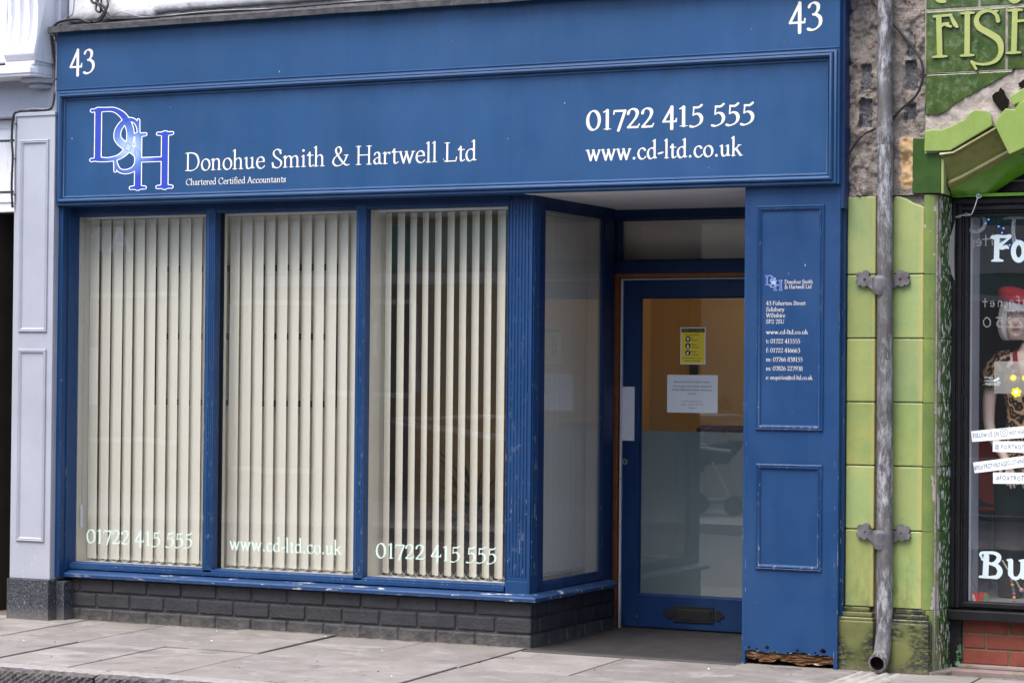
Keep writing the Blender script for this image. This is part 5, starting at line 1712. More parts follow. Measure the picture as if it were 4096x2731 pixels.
ar.prism([(2.047, 2.462), (2.172, 2.462), (2.372, 2.572), (2.368, 2.605), (2.352, 2.640), (2.285, 2.648), (2.258, 2.632), (2.242, 2.606), (2.20, 2.592), (2.17, 2.575), (2.13, 2.562), (2.095, 2.566), (2.049, 2.560)], -.030, .01)
ar.prism([(2.386, 2.578), (2.458, 2.432), (2.60, 2.49), (2.60, 2.72), (2.50, 2.668), (2.482, 2.640), (2.44, 2.648), (2.402, 2.604)], -.055, .01)
ar.prism([(2.455, 2.705), (2.53, 2.745), (2.60, 2.75), (2.60, 2.69), (2.50, 2.672), (2.47, 2.662)], -.040, .01)
ar.build('arch_block', M['tile_arch'], gb, bevel=.006, seg=3)
# moulded band below the blocks, stepping back towards the window
mb_ = MB()
A = [(2.119, 2.455), (2.185, 2.460), (2.395, 2.572), (2.62, 2.69)]
B = [(2.147, 2.288), (2.215, 2.322), (2.462, 2.447), (2.70, 2.57)]
profm = [(0, -.022), (.06, -.026), (.12, -.014), (.14, -.004), (.35, .020), (.60, .050), (.74, .060), (.78, .046), (.86, .044), (.93, .052), (1.0, .075)]
n = len(profm)
vs = []
for (a, b) in zip(A, B):
    for (u, y) in profm: vs.append((a[0] + (b[0] - a[0]) * u, y, a[1] + (b[1] - a[1]) * u))
mb_.add(vs, [(i * n + k, (i + 1) * n + k, (i + 1) * n + k + 1, i * n + k + 1) for i in range(3) for k in range(n - 1)])
mb_.build('arch_moulding', M['tile_olive'], gb, smooth=35)
so = MB()
Cc = [(2.150, 2.262), (2.30, 2.262), (2.43, 2.345), (2.66, 2.46)]
vs = []
for (b, c) in zip(B, Cc):
    vs += [(b[0], .075, b[1]), (c[0] - .01, .12, (b[1] + c[1]) / 2 - .004), (c[0], .20, c[1])]
so.add(vs, [(i * 3 + k, (i + 1) * 3 + k, (i + 1) * 3 + k + 1, i * 3 + k + 1) for i in range(3) for k in range(2)])
so.build('arch_soffit', M['tile_bright'], gb, smooth=50)
MB().box(2.12, 2.135, .0, .12, 2.262, 2.46).build('arch_springer', M['tile_light'], gb, bevel=.005)
MB().box(2.05, 3.6, .09, .30, 2.44, 2.72).box(2.05, 3.6, .03, .30, 2.72, 4.2).build('wall', M['mortar'], gb)
MB().box(2.0425, 3.6, -.0095, .028, 2.84, 3.6).build('grout', M['grout'], signp)
MB().prism([(2.0425, 2.832), (2.0425, 2.84), (2.47, 2.84), (2.455, 2.826)], -.0095, .02).build('grout', M['grout'], signp)

# shop window of the tiled building
WY = .25
wf = MB()
for q, (x0, x1, y0, y1) in enumerate(((2.121, 2.142, .196, .30), (2.142, 2.150, .206, .30), (2.150, 2.168, .199, .30), (2.168, 2.176, .214, .30), (2.176, 2.192, .224, .30))):
    wf.box(x0, x1, y0, y1, .298, 2.256 - .01 * q)
for q, (z0, z1, y0) in enumerate(((2.226, 2.256, .190), (2.216, 2.226, .206), (2.196, 2.216, .200), (2.184, 2.196, .214), (2.168, 2.184, .226))):
    wf.box(2.125 + .012 * q, 3.6, y0, .30, z0, z1)
wf.box(2.185, 3.6, .215, .30, .302, .326)
wf.box(2.121, 3.6, .165, .30, .244, .290)
wf.box(2.121, 2.176, .205, .30, .0, .244)
win = wf.build('window', M['black_frame'], gb, bevel=.0035)
bb_ = MB().box(2.10, 3.6, .262, .30, 2.272, 2.95)
for k in range(6): bb_.box(2.10, 3.6, .256, .262, 2.285 + k * .055, 2.332 + k * .055)
bb_.build('boarding', M['boards'], gb, bevel=.003)
MB().box(2.13, 3.6, .16, .30, 2.258, 2.272).build('green_bead', M['tile_bright'], gb)
MB().add([(2.188, WY, .32), (3.6, WY, .32), (3.6, WY, 2.172), (2.188, WY, 2.172)], [(0, 1, 2, 3)]).build('pane', M['glass'], win, recalc=False)
ft = []
vv((2.308, 2.070, .016), (2.330, 2.073, .016), (2.365, 2.070, .015), (2.390, 2.072, .017), (2.372, 2.052, .012), (2.345, 2.030, .018), (2.350, 2.016, .016), (2.372, 2.022, .018), (2.384, 2.014, .006))
ff(.026, (2.328, 2.066), (2.326, 1.965)); ft.extend(chain([(2.305, 1.956, .009), (2.330, 1.960, .018), (2.356, 1.956, .009)]))
oo = [(2.433 + .026 * math.cos(a * math.pi / 15), 1.999 + .042 * math.sin(a * math.pi / 15), .024) for a in range(31)]
ft.extend(chain(oo))
vv((2.300, 2.068, .010), (2.312, 2.064, .012), (2.326, 2.060, .02))
g1 = outline(*field(ft, .0018, .02))
ft = []
vv((2.262, 0.538, .006), (2.268, .534, .006), (2.258, .548, .012), (2.262, .560, .014), (2.290, .563, .014), (2.325, .562, .016), (2.346, .548, .022), (2.340, .526, .022), (2.312, .512, .012), (2.262, .530, .006))
vv((2.300, .512, .012), (2.335, .504, .02), (2.352, .478, .026), (2.340, .452, .022), (2.310, .447, .014), (2.255, .447, .012))
ff(.028, (2.286, .545), (2.282, .455))
ff(.024, (2.403, .528), (2.403, .465)); vv((2.403, .475, .024), (2.412, .452, .018), (2.435, .448, .016), (2.455, .47, .018), (2.462, .50, .024)); ff(.024, (2.462, .528), (2.462, .455)); ff(.010, (2.388, .532), (2.406, .532)); ff(.010, (2.446, .532), (2.466, .532))
g2 = outline(*field(ft, .0018, .02))
for g_ in (g1, g2): MB().glyphs(g_, WY - .003).build('lettering', M['ice_vinyl'], win, recalc=False, label='pale blue painted window letters')
# chalk pen writing on the inside of the glass, seen backwards
cw = MB()
ft = []
ft.extend(chain([(2.222 + .046 * math.cos(a * math.pi / 15), 2.140 + .044 * math.sin(a * math.pi / 15), .017) for a in range(31)]))
vv((2.362, 2.158, .012), (2.40, 2.162, .014), (2.46, 2.158, .012)); vv((2.408, 2.158, .018), (2.404, 2.10, .018), (2.410, 2.046, .020))
cw.glyphs(outline(*field(ft, .002, .02)), WY + .004)
HAND = {'t': [[(0, .75), (.0, 0)], [(-.2, .46), (.25, .46)]], 'e': [[(0, .24), (.32, .26), (.28, .43), (.12, .45), (0, .24), (.08, .03), (.32, .07)]],
        'n': [[(0, .45), (0, 0)], [(0, .3), (.15, .45), (.28, .35), (.28, 0)]], 'f': [[(.34, .76), (.18, .76), (.12, .55), (.12, -.12)], [(-.08, .42), (.32, .42)]],
        'a': [[(.3, .4), (.1, .45), (0, .2), (.1, 0), (.3, .15)], [(.3, .45), (.32, 0)]], 'c': [[(.3, .38), (.12, .45), (0, .22), (.1, 0), (.3, .06)]], '.': [[(0, .03), (.02, 0)]],
        '2': [[(0, .5), (.15, .68), (.32, .5), (.2, .25), (0, 0), (.42, .03)]], '5': [[(.4, .65), (.06, .65)], [(.06, .65), (.03, .38), (.25, .42), (.34, .2), (.2, 0), (0, .05)]],
        '0': [[(.25, .68), (.03, .5), (.0, .2), (.2, 0), (.44, .15), (.46, .48), (.25, .68)]], 'r': [[(0, .45), (0, 0)], [(0, .3), (.2, .44)]]}


def chalk(items, size, w):
    s = []
    for ch, x, z in items:
        for st in HAND[ch]:
            q = st if len(st) == 2 else [tuple(p) for p in catmull(st, 5)]
            s.extend(chain([(x - p[0] * size, z + p[1] * size, w) for p in q]))
    return outline(*field(s, .0016, .01))


cw.glyphs(chalk([('t', 2.270, 1.735), ('e', 2.315, 1.737), ('n', 2.350, 1.738), ('.', 2.366, 1.739), ('e', 2.408, 1.740), ('f', 2.440, 1.742), ('a', 2.472, 1.744), ('c', 2.500, 1.745)], .056, .0048), WY + .004)
cw.glyphs(chalk([('0', 2.296, 1.640), ('5', 2.352, 1.640), ('2', 2.402, 1.641), ('2', 2.454, 1.641)], .068, .0055), WY + .004)
cw.glyphs(chalk([('r', 2.214, 2.026), ('e', 2.250, 2.028), ('t', 2.272, 2.030), ('t', 2.304, 2.032), ('e', 2.345, 2.035)], .066, .0060), WY + .004)
cw.build('chalk_writing', M['chalk'], win, recalc=False)
rbk = MB()
for row, (z0, z1) in enumerate(((.032, .103), (.107, .175), (.180, .243))):
    x = 2.178 if row != 1 else 2.066
    while x < 3.5:
        a, b = max(x, 2.178), x + .225
        if b - a > .03:
            v = rt_.uniform(.9, 1.1) * (1.32 if row == 0 and a < 2.2 else (1.1 if row == 0 else 1))
            rbk.box(a + .0045, b - .0045, .222, .28, z0 + .002, z1 - .002, 0, (v, v * .97, v * .95))
        x += .225
rbk.build('stall_riser', M['red_brick'], gb, bevel=.003)
MB().box(2.178, 3.6, .2265, .30, .0, .244).build('riser_mortar', M['brick_mortar'], gb)
MB().box(2.12, 3.6, .10, .24, -.03, .014).box(2.165, 3.6, .18, .24, .014, .032).build('threshold', M['threshold'], gb, bevel=.005)
ri = MB()
ri.box(2.196, 2.206, .262, .40, .33, 2.17, 0)
ri.box(1.90, 3.6, 1.5, 1.55, .0, 2.4, 1)
ri.box(2.0, 3.6, .26, 1.5, .26, .322, 2)
ri.box(2.0, 3.6, .26, 1.5, 2.3, 2.36, 2)
ri.box(1.95, 2.0, .30, 1.5, .0, 2.4, 1)
ri.box(2.10, 2.194, .31, .36, .30, 2.3, 1)
ri.build('display_bay', [M['reveal_grey'], M['dark_room'], M['bay_lining']], gb)


# ------------------------------------------------------------------ downpipe
dp = thing('drainpipe', 'weathered grey lead downpipe with two lobed brackets and an open shoe', 'drainpipe', (1.87, -.055, 0))
path = [(1.852, -.048, 3.6), (1.856, -.048, 3.2), (1.862, -.048, 2.4), (1.868, -.048, 1.6), (1.874, -.048, .8), (1.876, -.050, .30), (1.876, -.056, .20), (1.874, -.066, .13), (1.8715, -.085, .078), (1.870, -.120, .058), (1.869, -.140, .052)]
rr_ = [.0355, .0355, .0362, .0368, .0368, .037, .038, .0395, .042, .043, .0435]
P = catmull([(*p, r) for p, r in zip(path, rr_)], 6)
MB().tube([tuple(p[:3]) for p in P], [p[3] * (1 + .012 * mn.noise((0, 0, p[2] * 9))) for p in P], 20, caps=False).build('pipe', M['pipe'], dp, smooth=60)
e = Vector(P[-1][:3]); d = (e - Vector(P[-4][:3])).normalized()
inner = MB()
inner.tube([e - d * .030, e + d * .0036], [.033, .0335], 20, caps=False)
inner.tube([e - d * .031, e - d * .029], [.034, .034], 20, caps=True)
inner.build('bore', M['hole'], dp)
lip = MB().tube([e - d * .016, e - d * .006, e + d * .002, e + d * .0035, e + d * .0036], [.0435, .0460, .0445, .037, .0335], 20, caps=False)
lip.build('shoe_lip', M['pipe'], dp, smooth=60)
MB().tube([(1.859, -.048, 2.50), (1.859, -.048, 2.51), (1.859, -.048, 2.575), (1.859, -.048, 2.585)], [.0375, .041, .041, .0375], 20, caps=False).build('collar', M['pipe'], dp, smooth=50)
for (cx, cz, rust) in ((1.8445, 1.845, True), (1.856, .640, False)):
    seg_ = []
    for s in (-1, 1):
        ex, ez = cx + s * .088, cz + .018
        for (ax, az, r_) in ((0, 0, .026), (s * .024, .016, .0175), (s * .028, -.014, .0165), (-s * .004, .025, .0175), (s * .004, -.022, .016)):
            seg_.append((ex + ax, ez + az, r_, ex + ax + 1e-4, ez + az, r_))
        seg_.append((ex - s * .01, ez - .004, .020, cx + s * .035, cz - .012, .026))
    br_ = MB()
    for l in outline(*field(seg_, .0022, .02))[2]: br_.prism(l, -.020, -.002)
    pts = []
    for row in range(7):
        z = cz - .046 + row * .0125
        for k in range(17):
            a = math.pi * k / 16
            bulge = .0055 if 0 < row < 6 else .002
            dropm = -.016 * (1 - abs(k - 8) / 8) if row == 0 else (0.004 * (1 - abs(k - 8) / 8) if row == 6 else 0)
            pts.append((cx + .012 - (.0405 + bulge) * math.cos(a) - .006, -.046 - (.0405 + bulge) * math.sin(a), z + dropm))
    br_.add(pts, [(r_ * 17 + k, r_ * 17 + k + 1, (r_ + 1) * 17 + k + 1, (r_ + 1) * 17 + k) for r_ in range(6) for k in range(16)])
    bo = br_.build('bracket', M['bracket'], dp, bevel=.002)
    for s in (-1, 1):
        MB().ball((cx + s * .088, -.021, cz + .018), (.0075, .004, .0075) if rust else (.004, .0008, .004), 10, 6).build('screw', M['rust'] if rust else M['hole'], bo)
cable('cable', [(1.77, -.01, 3.24), (1.80, -.02, 3.17), (1.868, -.022, 3.10), (1.938, -.02, 3.02), (2.000, -.024, 2.942), (2.034, -.03, 2.879), (2.037, -.03, 2.804), (2.004, -.022, 2.73), (1.938, -.018, 2.675), (1.874, -.012, 2.615), (1.794, -.012, 2.578), (1.742, -.018, 2.552), (1.694, -.02, 2.495), (1.668, -.02, 2.427), (1.660, -.016, 2.262), (1.658, -.012, 2.0)], .0062, M['cable'], 'black cable curving across the broken masonry behind the drainpipe', clips=(.735,))

# ribbed drain cover across the pavement below the pipe
dr = MB()
dr.box(1.752, 1.985, -1.655, -.11, -.06, -.004)
vs = []
for x0 in (1.765, 1.825, 1.885, 1.945):
    for (a, h) in ((0, .0), (.008, .009), (.022, .012), (.030, .009), (.038, 0)):
        vs += [(x0 + a, -.115, -.0035 + h + .002 * 0), (x0 + a, -1.65, -.034 + h)]
for q in range(4):
    b = q * 10
    dr.add(vs[b:b + 10], [(2 * k, 2 * k + 2, 2 * k + 3, 2 * k + 1) for k in range(4)])
tag(dr.build('drain_cover', plain('worn_channel_stone', (.33, .31, .285), .8, .25, .2, 12), smooth=50), 'ribbed pale drain channel in the pavement under the drainpipe', 'drain cover')
# broken stone chip by the pilaster foot and small litter
tag(MB().prism_z([(1.33, -.135), (1.37, -.155), (1.44, -.16), (1.50, -.14), (1.47, -.125), (1.40, -.118)], -.01, .008).build('stone_chip', M['slab'], bevel=.004), 'flat broken stone chip lying below the rotten pilaster foot', 'stone')
lt = MB()
rl = random.Random(4)
for (x, y) in [(-2.58, -.02), (-1.98, -.03), (-1.86, -.035), (-2.3, -.9), (-.71, -.93), (-.62, -.44), (.02, -.62), (-.15, -1.2), (.62, -.6), (.1, -.42), (-.95, -1.3), (-1.6, -.5), (-1.15, -.1)] + [(rl.uniform(-2.8, 1.9), rl.uniform(-1.5, -.05)) for _ in range(10)]:
    a = rl.uniform(0, 3.14); l = rl.uniform(.003, .009); w = rl.uniform(.0015, .004)
    c, s = math.cos(a), math.sin(a)
    z = .02 * y + .004
    mi = rl.choice((0, 1, 2, 2))
    lt.add([(x - c * l - s * w, y - s * l + c * w, z), (x - c * l + s * w, y - s * l - c * w, z), (x + c * l + s * w, y + s * l - c * w, z), (x + c * l - s * w, y + s * l + c * w, z), (x, y, z + .004)], [(0, 1, 4), (1, 2, 4), (2, 3, 4), (3, 0, 4)], mi)
tag(lt.build('litter', [M['paper'], M['rot'], M['hole']], weld=False), 'tiny scraps and butts on the pavement slabs', 'litter', kind='stuff')

# lamp on the hall ceiling, above the door line, that lights the ochre walls
la = thing('ceiling_lamp', 'round opal lamp on the hall ceiling lighting the ochre wall behind the door', 'lamp', (.95, 1.80, 2.40))
MB().tube([(.95, 1.80, 2.415), (.95, 1.80, 2.385)], .11, 24).build('base', M['steel_white'], la, smooth=40)
MB().ball((.95, 1.80, 2.372), (.10, .10, .035), 24, 10).build('diffuser', M['opal'], la, smooth=80)

# string and cobweb at the corner of the black window frame
st_ = MB().tube([tuple(p) for p in catmull([(2.262, .15, 2.268), (2.275, .155, 2.258), (2.258, .15, 2.25), (2.252, .15, 2.262), (2.262, .15, 2.268), (2.248, .15, 2.22), (2.232, .16, 2.185), (2.220, .17, 2.172)], 6)], .0022, 6)
for k in range(4):
    st_.tube([tuple(p) for p in catmull([(2.220, .17, 2.172), (2.195, .172, 2.168 + .004 * k), (2.165, .175, 2.172 - .003 * k), (2.142, .18, 2.163)], 5)], .0006, 4)
tag(st_.build('string', M['string']), 'frayed white string tied to the top corner of the black window frame', 'string')
wb = MB()
A_ = [(2.140, .19, 2.155), (2.138, .185, 2.08), (2.137, .186, 1.98), (2.138, .19, 1.88), (2.139, .195, 1.862)]
B_ = [(2.140, .188, 2.15), (2.122, .16, 2.06), (2.114, .15, 1.98), (2.128, .175, 1.89), (2.138, .192, 1.86)]
for i in range(4): wb.add([A_[i], A_[i + 1], B_[i + 1], B_[i]], [(0, 1, 2, 3)])
tag(wb.build('cobweb', M['web'], recalc=False), 'dusty grey cobweb stretched between dark tiles and the black window frame', 'cobweb')


# ------------------------------------------------------------------ display in the right hand window
def skin_body(name, verts, edges, mat, parent, sub=2, root=0):
    me = bpy.data.meshes.new(name)
    me.from_pydata([v[:3] for v in verts], edges, [])
    me.materials.append(mat)
    o = bpy.data.objects.new(name, me)
    COL.objects.link(o)
    if parent:
        o.parent = parent; o.location = -parent.location
    sk = o.modifiers.new('skin', 'SKIN')
    sk.use_smooth_shade = True
    for i, v in enumerate(verts):
        r = v[3]
        me.skin_vertices[0].data[i].radius = (r, v[4]) if len(v) > 4 else (r, r)
        me.skin_vertices[0].data[i].use_root = i == root
    ss = o.modifiers.new('sub', 'SUBSURF'); ss.levels = ss.render_levels = sub
    return o


MXc, MYc = 2.405, .60
mq = thing('mannequin', 'shop mannequin with silver bob wig, red beret and leopard print dress behind the glass', 'mannequin', (MXc, MYc, .32))
V = [(MXc, MYc, 1.02, .115, .09), (MXc, MYc, 1.13, .10, .078), (MXc, MYc, 1.22, .092, .07), (MXc - .005, MYc, 1.36, .105, .08), (MXc - .005, MYc, 1.47, .085, .065), (MXc - .01, MYc, 1.525, .042, .042), (MXc - .015, MYc - .008, 1.585, .034, .034),
     (MXc - .10, MYc, 1.487, .042, .042), (MXc - .150, MYc, 1.455, .043, .043), (MXc - .192, MYc - .002, 1.36, .040, .040), (MXc - .200, MYc - .010, 1.26, .035, .035), (MXc - .195, MYc - .025, 1.165, .030, .030), (MXc - .165, MYc - .06, 1.10, .029, .029), (MXc - .10, MYc - .11, 1.02, .022, .022), (MXc - .075, MYc - .125, .985, .017, .02),
     (MXc + .10, MYc, 1.487, .042, .042), (MXc + .150, MYc, 1.455, .043, .043), (MXc + .205, MYc - .01, 1.26, .034, .034), (MXc + .20, MYc - .03, 1.13, .028, .028), (MXc + .16, MYc - .10, 1.0, .020, .020),
     (MXc - .085, MYc, .90, .075, .075), (MXc - .09, MYc, .58, .05, .05), (MXc - .09, MYc, .36, .035, .035), (MXc + .085, MYc, .90, .075, .075), (MXc + .09, MYc, .58, .05, .05), (MXc + .09, MYc, .36, .035, .035)]
E_ = [(0, 1), (1, 2), (2, 3), (3, 4), (4, 5), (5, 6), (4, 7), (7, 8), (8, 9), (9, 10), (10, 11), (11, 12), (12, 13), (13, 14), (4, 15), (15, 16), (16, 17), (17, 18), (18, 19), (0, 20), (20, 21), (21, 22), (0, 23), (23, 24), (24, 25)]
# palm and fingers of the near hand, one skinned chain each, rooted in the palm
hx, hy, hz = MXc - .075, MYc - .125, .985
b0 = 14
def finger(dx, dy, r, l, bend):
    i0 = len(V)
    V.append((hx + dx * .55, hy + dy, hz - .040, r * 1.1, r * 1.1))
    V.append((hx + dx, hy + dy - .004, hz - .040 - l * .45, r, r))
    V.append((hx + dx + bend * .5, hy + dy + .002, hz - .040 - l * .78, r * .9, r * .9))
    V.append((hx + dx + bend, hy + dy + .010, hz - .040 - l, r * .65, r * .65))
    E_.append((b0, i0)); E_.extend([(i0 + k, i0 + k + 1) for k in range(3)])
for dx, l in ((-.014, .072), (.003, .086), (.020, .082), (.035, .066)): finger(dx + .006, 0, .0085, l, .006)
i0 = len(V)
V.extend([(hx - .022, hy - .012, hz - .018, .0095, .0095), (hx - .032, hy - .020, hz - .045, .008, .008), (hx - .030, hy - .022, hz - .066, .006, .006)])
E_.extend([(b0, i0), (i0, i0 + 1), (i0 + 1, i0 + 2)])
skin_body('body', V, E_, M['skin'], mq, 2)
# head: profile grid turned slightly to its right
hd = MB()
HX, HY, HZ = 2.346, .580, 1.682
hy_ = rad(10)
def headpt(a, t):
    # a: angle around (0 = front), t: 0 chin .. 1 crown
    z = -.098 + .205 * t
    wr = .068 * math.sin(math.pi * min(1, .16 + .84 * t) ** .8) ** .6 if t < 1 else 0
    wr = max(wr, .0005)
    if t < .35: wr *= .78 + .22 * (t / .35)
    dr = wr * 1.25
    x = wr * math.sin(a); y = -dr * math.cos(a)
    f = max(0, math.cos(a))
    nose = .022 * math.exp(-((t - .41) / .07) ** 2) * math.exp(-(a / .20) ** 2) + .010 * math.exp(-((t - .50) / .06) ** 2) * math.exp(-(a / .16) ** 2)
    sock = -.009 * math.exp(-((t - .53) / .05) ** 2) * (math.exp(-((abs(a) - .42) / .2) ** 2))
    lips = .006 * math.exp(-((t - .245) / .035) ** 2) * math.exp(-(a / .30) ** 2)
    chin = .008 * math.exp(-((t - .08) / .07) ** 2) * math.exp(-(a / .35) ** 2)
    y -= nose + sock + lips + chin
    c, s = math.cos(hy_), math.sin(hy_)
    return (HX + x * c - y * s, HY + x * s + y * c, HZ + z)
na, nt_ = 48, 40
vs = [headpt(-math.pi + 2 * math.pi * i / na, j / nt_) for j in range(nt_ + 1) for i in range(na)]
hd.add(vs, [(j * na + i, j * na + (i + 1) % na, (j + 1) * na + (i + 1) % na, (j + 1) * na + i) for j in range(nt_) for i in range(na)])
head = hd.build('head', M['skin'], mq, smooth=70)
lp = MB()
def on(a, t, push):
    p = Vector(headpt(a, t)); q = Vector((HX, HY, p.z)); n = (p - q).normalized()
    return p + n * push
for t0, hgt in ((.262, .016), (.228, .018)):
    vs = []
    for i in range(13):
        a = -.36 + .72 * i / 12; w = hgt * (1 - ((i - 6) / 6.3) ** 2)
        vs += [on(a, t0 - w, .0012), on(a, t0, .004), on(a, t0 + w * .6, .0012)]
    lp.add(vs, [(3 * i + k, 3 * i + 3 + k, 3 * i + 4 + k, 3 * i + 1 + k) for i in range(12) for k in range(2)])
lp.build('lips', M['lip'], mq, smooth=60)
for s in (-1, 1):
    ey = MB()
    vs = []
    for i in range(9):
        a = s * (.42 + (-.17 + .34 * i / 8)); w = .016 * (1 - ((i - 4) / 4.3) ** 2)
        vs += [on(a, .53 - w, .0012), on(a, .53 + w, .0022)]
    ey.add(vs, [(2 * i, 2 * i + 2, 2 * i + 3, 2 * i + 1) for i in range(8)])
    vs = []
    for i in range(9):
        a = s * (.42 + (-.22 + .44 * i / 8)); z_ = .61 + .012 * (1 - ((i - 4) / 4) ** 2)
        vs += [on(a, z_, .001), on(a, z_ + .013, .001)]
    ey.add(vs, [(2 * i, 2 * i + 2, 2 * i + 3, 2 * i + 1) for i in range(8)])
    ey.build('eye', M['eye'], mq)
# wig: a full bob with a fringe, ridged into strands
wg = MB()
PRW = [(.116, .004), (.112, .036), (.096, .064), (.070, .080), (.030, .088), (-.015, .092), (-.055, .089), (-.085, .078), (-.102, .062)]
prw = catmull(PRW, 4)
cs_, sn_ = math.cos(hy_), math.sin(hy_)


def hair(a0, a1, n, zend, push):
    vs = []
    m_ = len(prw)
    for i in range(n + 1):
        a = a0 + (a1 - a0) * i / n
        ze = zend + .010 * mn.noise((a * 9, 1, 0)) + .006 * mn.noise((a * 40, 3, 0))
        for q in range(m_):
            z, r = prw[q]
            if z < ze:
                r = r + (r * .0); z = ze - (ze - z) * .05
            r += (.0022 * mn.noise((a * 38, z * 5, 2)) + .004 * mn.noise((a * 11, z * 6, 7))) * min(1, q / 5) + push
            x, y = r * math.sin(a), -1.22 * r * math.cos(a)
            vs.append((HX + x * cs_ - y * sn_, HY + x * sn_ + y * cs_, HZ + z))
    wg.add(vs, [(i * m_ + q, (i + 1) * m_ + q, (i + 1) * m_ + q + 1, i * m_ + q + 1) for i in range(n) for q in range(m_ - 1)])


hair(.52, math.tau - .52, 150, -.100, 0)
hair(-.80, .80, 60, .043, .003)
wg.build('wig', M['wig'], mq, smooth=80, recalc=False, weld=False)
bt = MB()
vs = []
nb_ = 40
prb = [(.080, .052), (.086, .054), (.102, .066), (.109, .086), (.105, .108), (.086, .128), (.05, .139), (.002, .142)]
for (r, z) in prb:
    for i in range(nb_):
        a = 2 * math.pi * i / nb_
        x, y = r * math.cos(a), r * 1.12 * math.sin(a)
        zz = z - .26 * x - .10 * y
        vs.append((HX + .012 + x, HY + .008 + y, HZ + .012 + zz + .004 * math.sin(5 * a) * (r > .1)))
bt.add(vs, [(j * nb_ + i, j * nb_ + (i + 1) % nb_, (j + 1) * nb_ + (i + 1) % nb_, (j + 1) * nb_ + i) for j in range(len(prb) - 1) for i in range(nb_)])
bt.build('beret', M['beret'], mq, smooth=70)
# dress: body and short sleeves
ds = MB()
nd = 44
prd = [(.93, .150, .118), (.99, .142, .112), (1.08, .122, .098), (1.17, .112, .088), (1.24, .112, .088), (1.33, .126, .102), (1.39, .130, .100), (1.44, .125, .088), (1.475, .105, .076), (1.492, .085, .066)]
vs = []
for (z, rx, ry) in prd:
    for i in range(nd):
        a = 2 * math.pi * i / nd
        dip = .035 * max(0, -math.sin(a)) ** 2 * max(0, (z - 1.40) / .09)
        wr = 1 + .02 * mn.noise((math.cos(a) * 3, math.sin(a) * 3, z * 7))
        vs.append((MXc + rx * wr * math.cos(a), MYc + ry * wr * math.sin(a), z - dip))
ds.add(vs, [(j * nd + i, j * nd + (i + 1) % nd, (j + 1) * nd + (i + 1) % nd, (j + 1) * nd + i) for j in range(len(prd) - 1) for i in range(nd)])
for s in (-1, 1):
    ds.tube([(MXc + s * .085, MYc, 1.492), (MXc + s * .125, MYc, 1.480), (MXc + s * .158, MYc - .002, 1.445), (MXc + s * .182, MYc - .003, 1.395), (MXc + s * .194, MYc - .005, 1.350)], [.045, .058, .062, .060, .058], 18, caps=False)
ds.build('dress', M['leopard'], mq, smooth=70)
scf = MB()
for s in (-1, 1):
    for k in range(3):
        scf.tube([tuple(p) for p in catmull([(MXc - .012 + s * (.040 - .002 * k), MYc + .02, 1.545), (MXc - .012 + s * (.048 + .006 * k), MYc - .02, 1.525), (MXc - .005 + s * (.040 + .005 * k), MYc - .080, 1.475), (MXc + .002 + s * .022, MYc - .104, 1.42), (MXc + .005 + s * .006, MYc - .110, 1.385)], 6)], .0055, 7)
scf.build('necklace_cord', M['scarf'], mq, smooth=60)
MB().ball((MXc + .005, MYc - .118, 1.375), (.030, .008, .032), 18, 12).build('pendant', M['charcoal'], mq, smooth=80)
tr = MB()
for s in (-1, 1):
    tr.tube([(MXc + s * .07, MYc, 1.0), (MXc + s * .085, MYc, .85), (MXc + s * .09, MYc, .55), (MXc + s * .09, MYc, .33)], [.095, .088, .068, .06], 16)
tr.build('trousers', M['trouser'], mq, smooth=60)

# red chair behind the mannequin
rc_ = thing('chair', 'red moulded plastic chair with rounded back behind the mannequin', 'chair', (2.2, .85, .32))
seg_ = [(2.19, 1.02, .085, 2.19, .90, .090), (2.14, 1.0, .06, 2.165, .84, .055), (2.19, .90, .09, 2.188, .835, .060), (2.225, .86, .05, 2.21, .82, .045), (2.24, .93, .05, 2.225, .88, .05)]
rm_ = MB()
for l in outline(*field(seg_, .004, .03))[2]: rm_.prism(l, .70, .715)
rm_.build('back', M['red_chair'], rc_, bevel=.005)
MB().box(2.10, 2.30, .71, 1.05, .735, .755).build('seat', M['red_chair'], rc_, bevel=.008)
for xx, yy in ((2.11, .74), (2.29, .74), (2.11, 1.03), (2.29, 1.03)):
    MB().tube([(xx, yy, .74), (xx, yy, .322)], .010, 8).build('leg', M['charcoal'], rc_)

# handwritten paper strips on the glass
strips = [('first white paper strip from the top, reading FOLLOW US ON with a camera symbol', [(2.207, 1.141), (2.213, 1.089), (2.56, 1.124), (2.56, 1.180)], [('FOLLOW US ON', 2.219, 1.109, .021, .124, .085), ('INSTAGRAM', 2.392, 1.128, .018, .105, .085)]),
          ('short upright white paper strip with an at sign, second from the top', [(2.314, 1.095), (2.313, 1.045), (2.58, 1.041), (2.58, 1.099)], [('@ FOXTROTVINTAGE', 2.324, 1.0595, .020, .245, .0)]),
          ('slanting white paper strip reading FOXTROTVINTAGECLOTHING, third from the top', [(2.218, .991), (2.226, .940), (2.58, .992), (2.58, 1.046)], [('#FOXTROTVINTAGECLOTHING', 2.226, .954, .021, .246, .145)]),
          ('lowest white paper strip with a hash sign, below the slanting one', [(2.315, .946), (2.316, .893), (2.60, .898), (2.60, .951)], [('#FOXTROTFABRIC', 2.332, .910, .022, .22, .01)])]
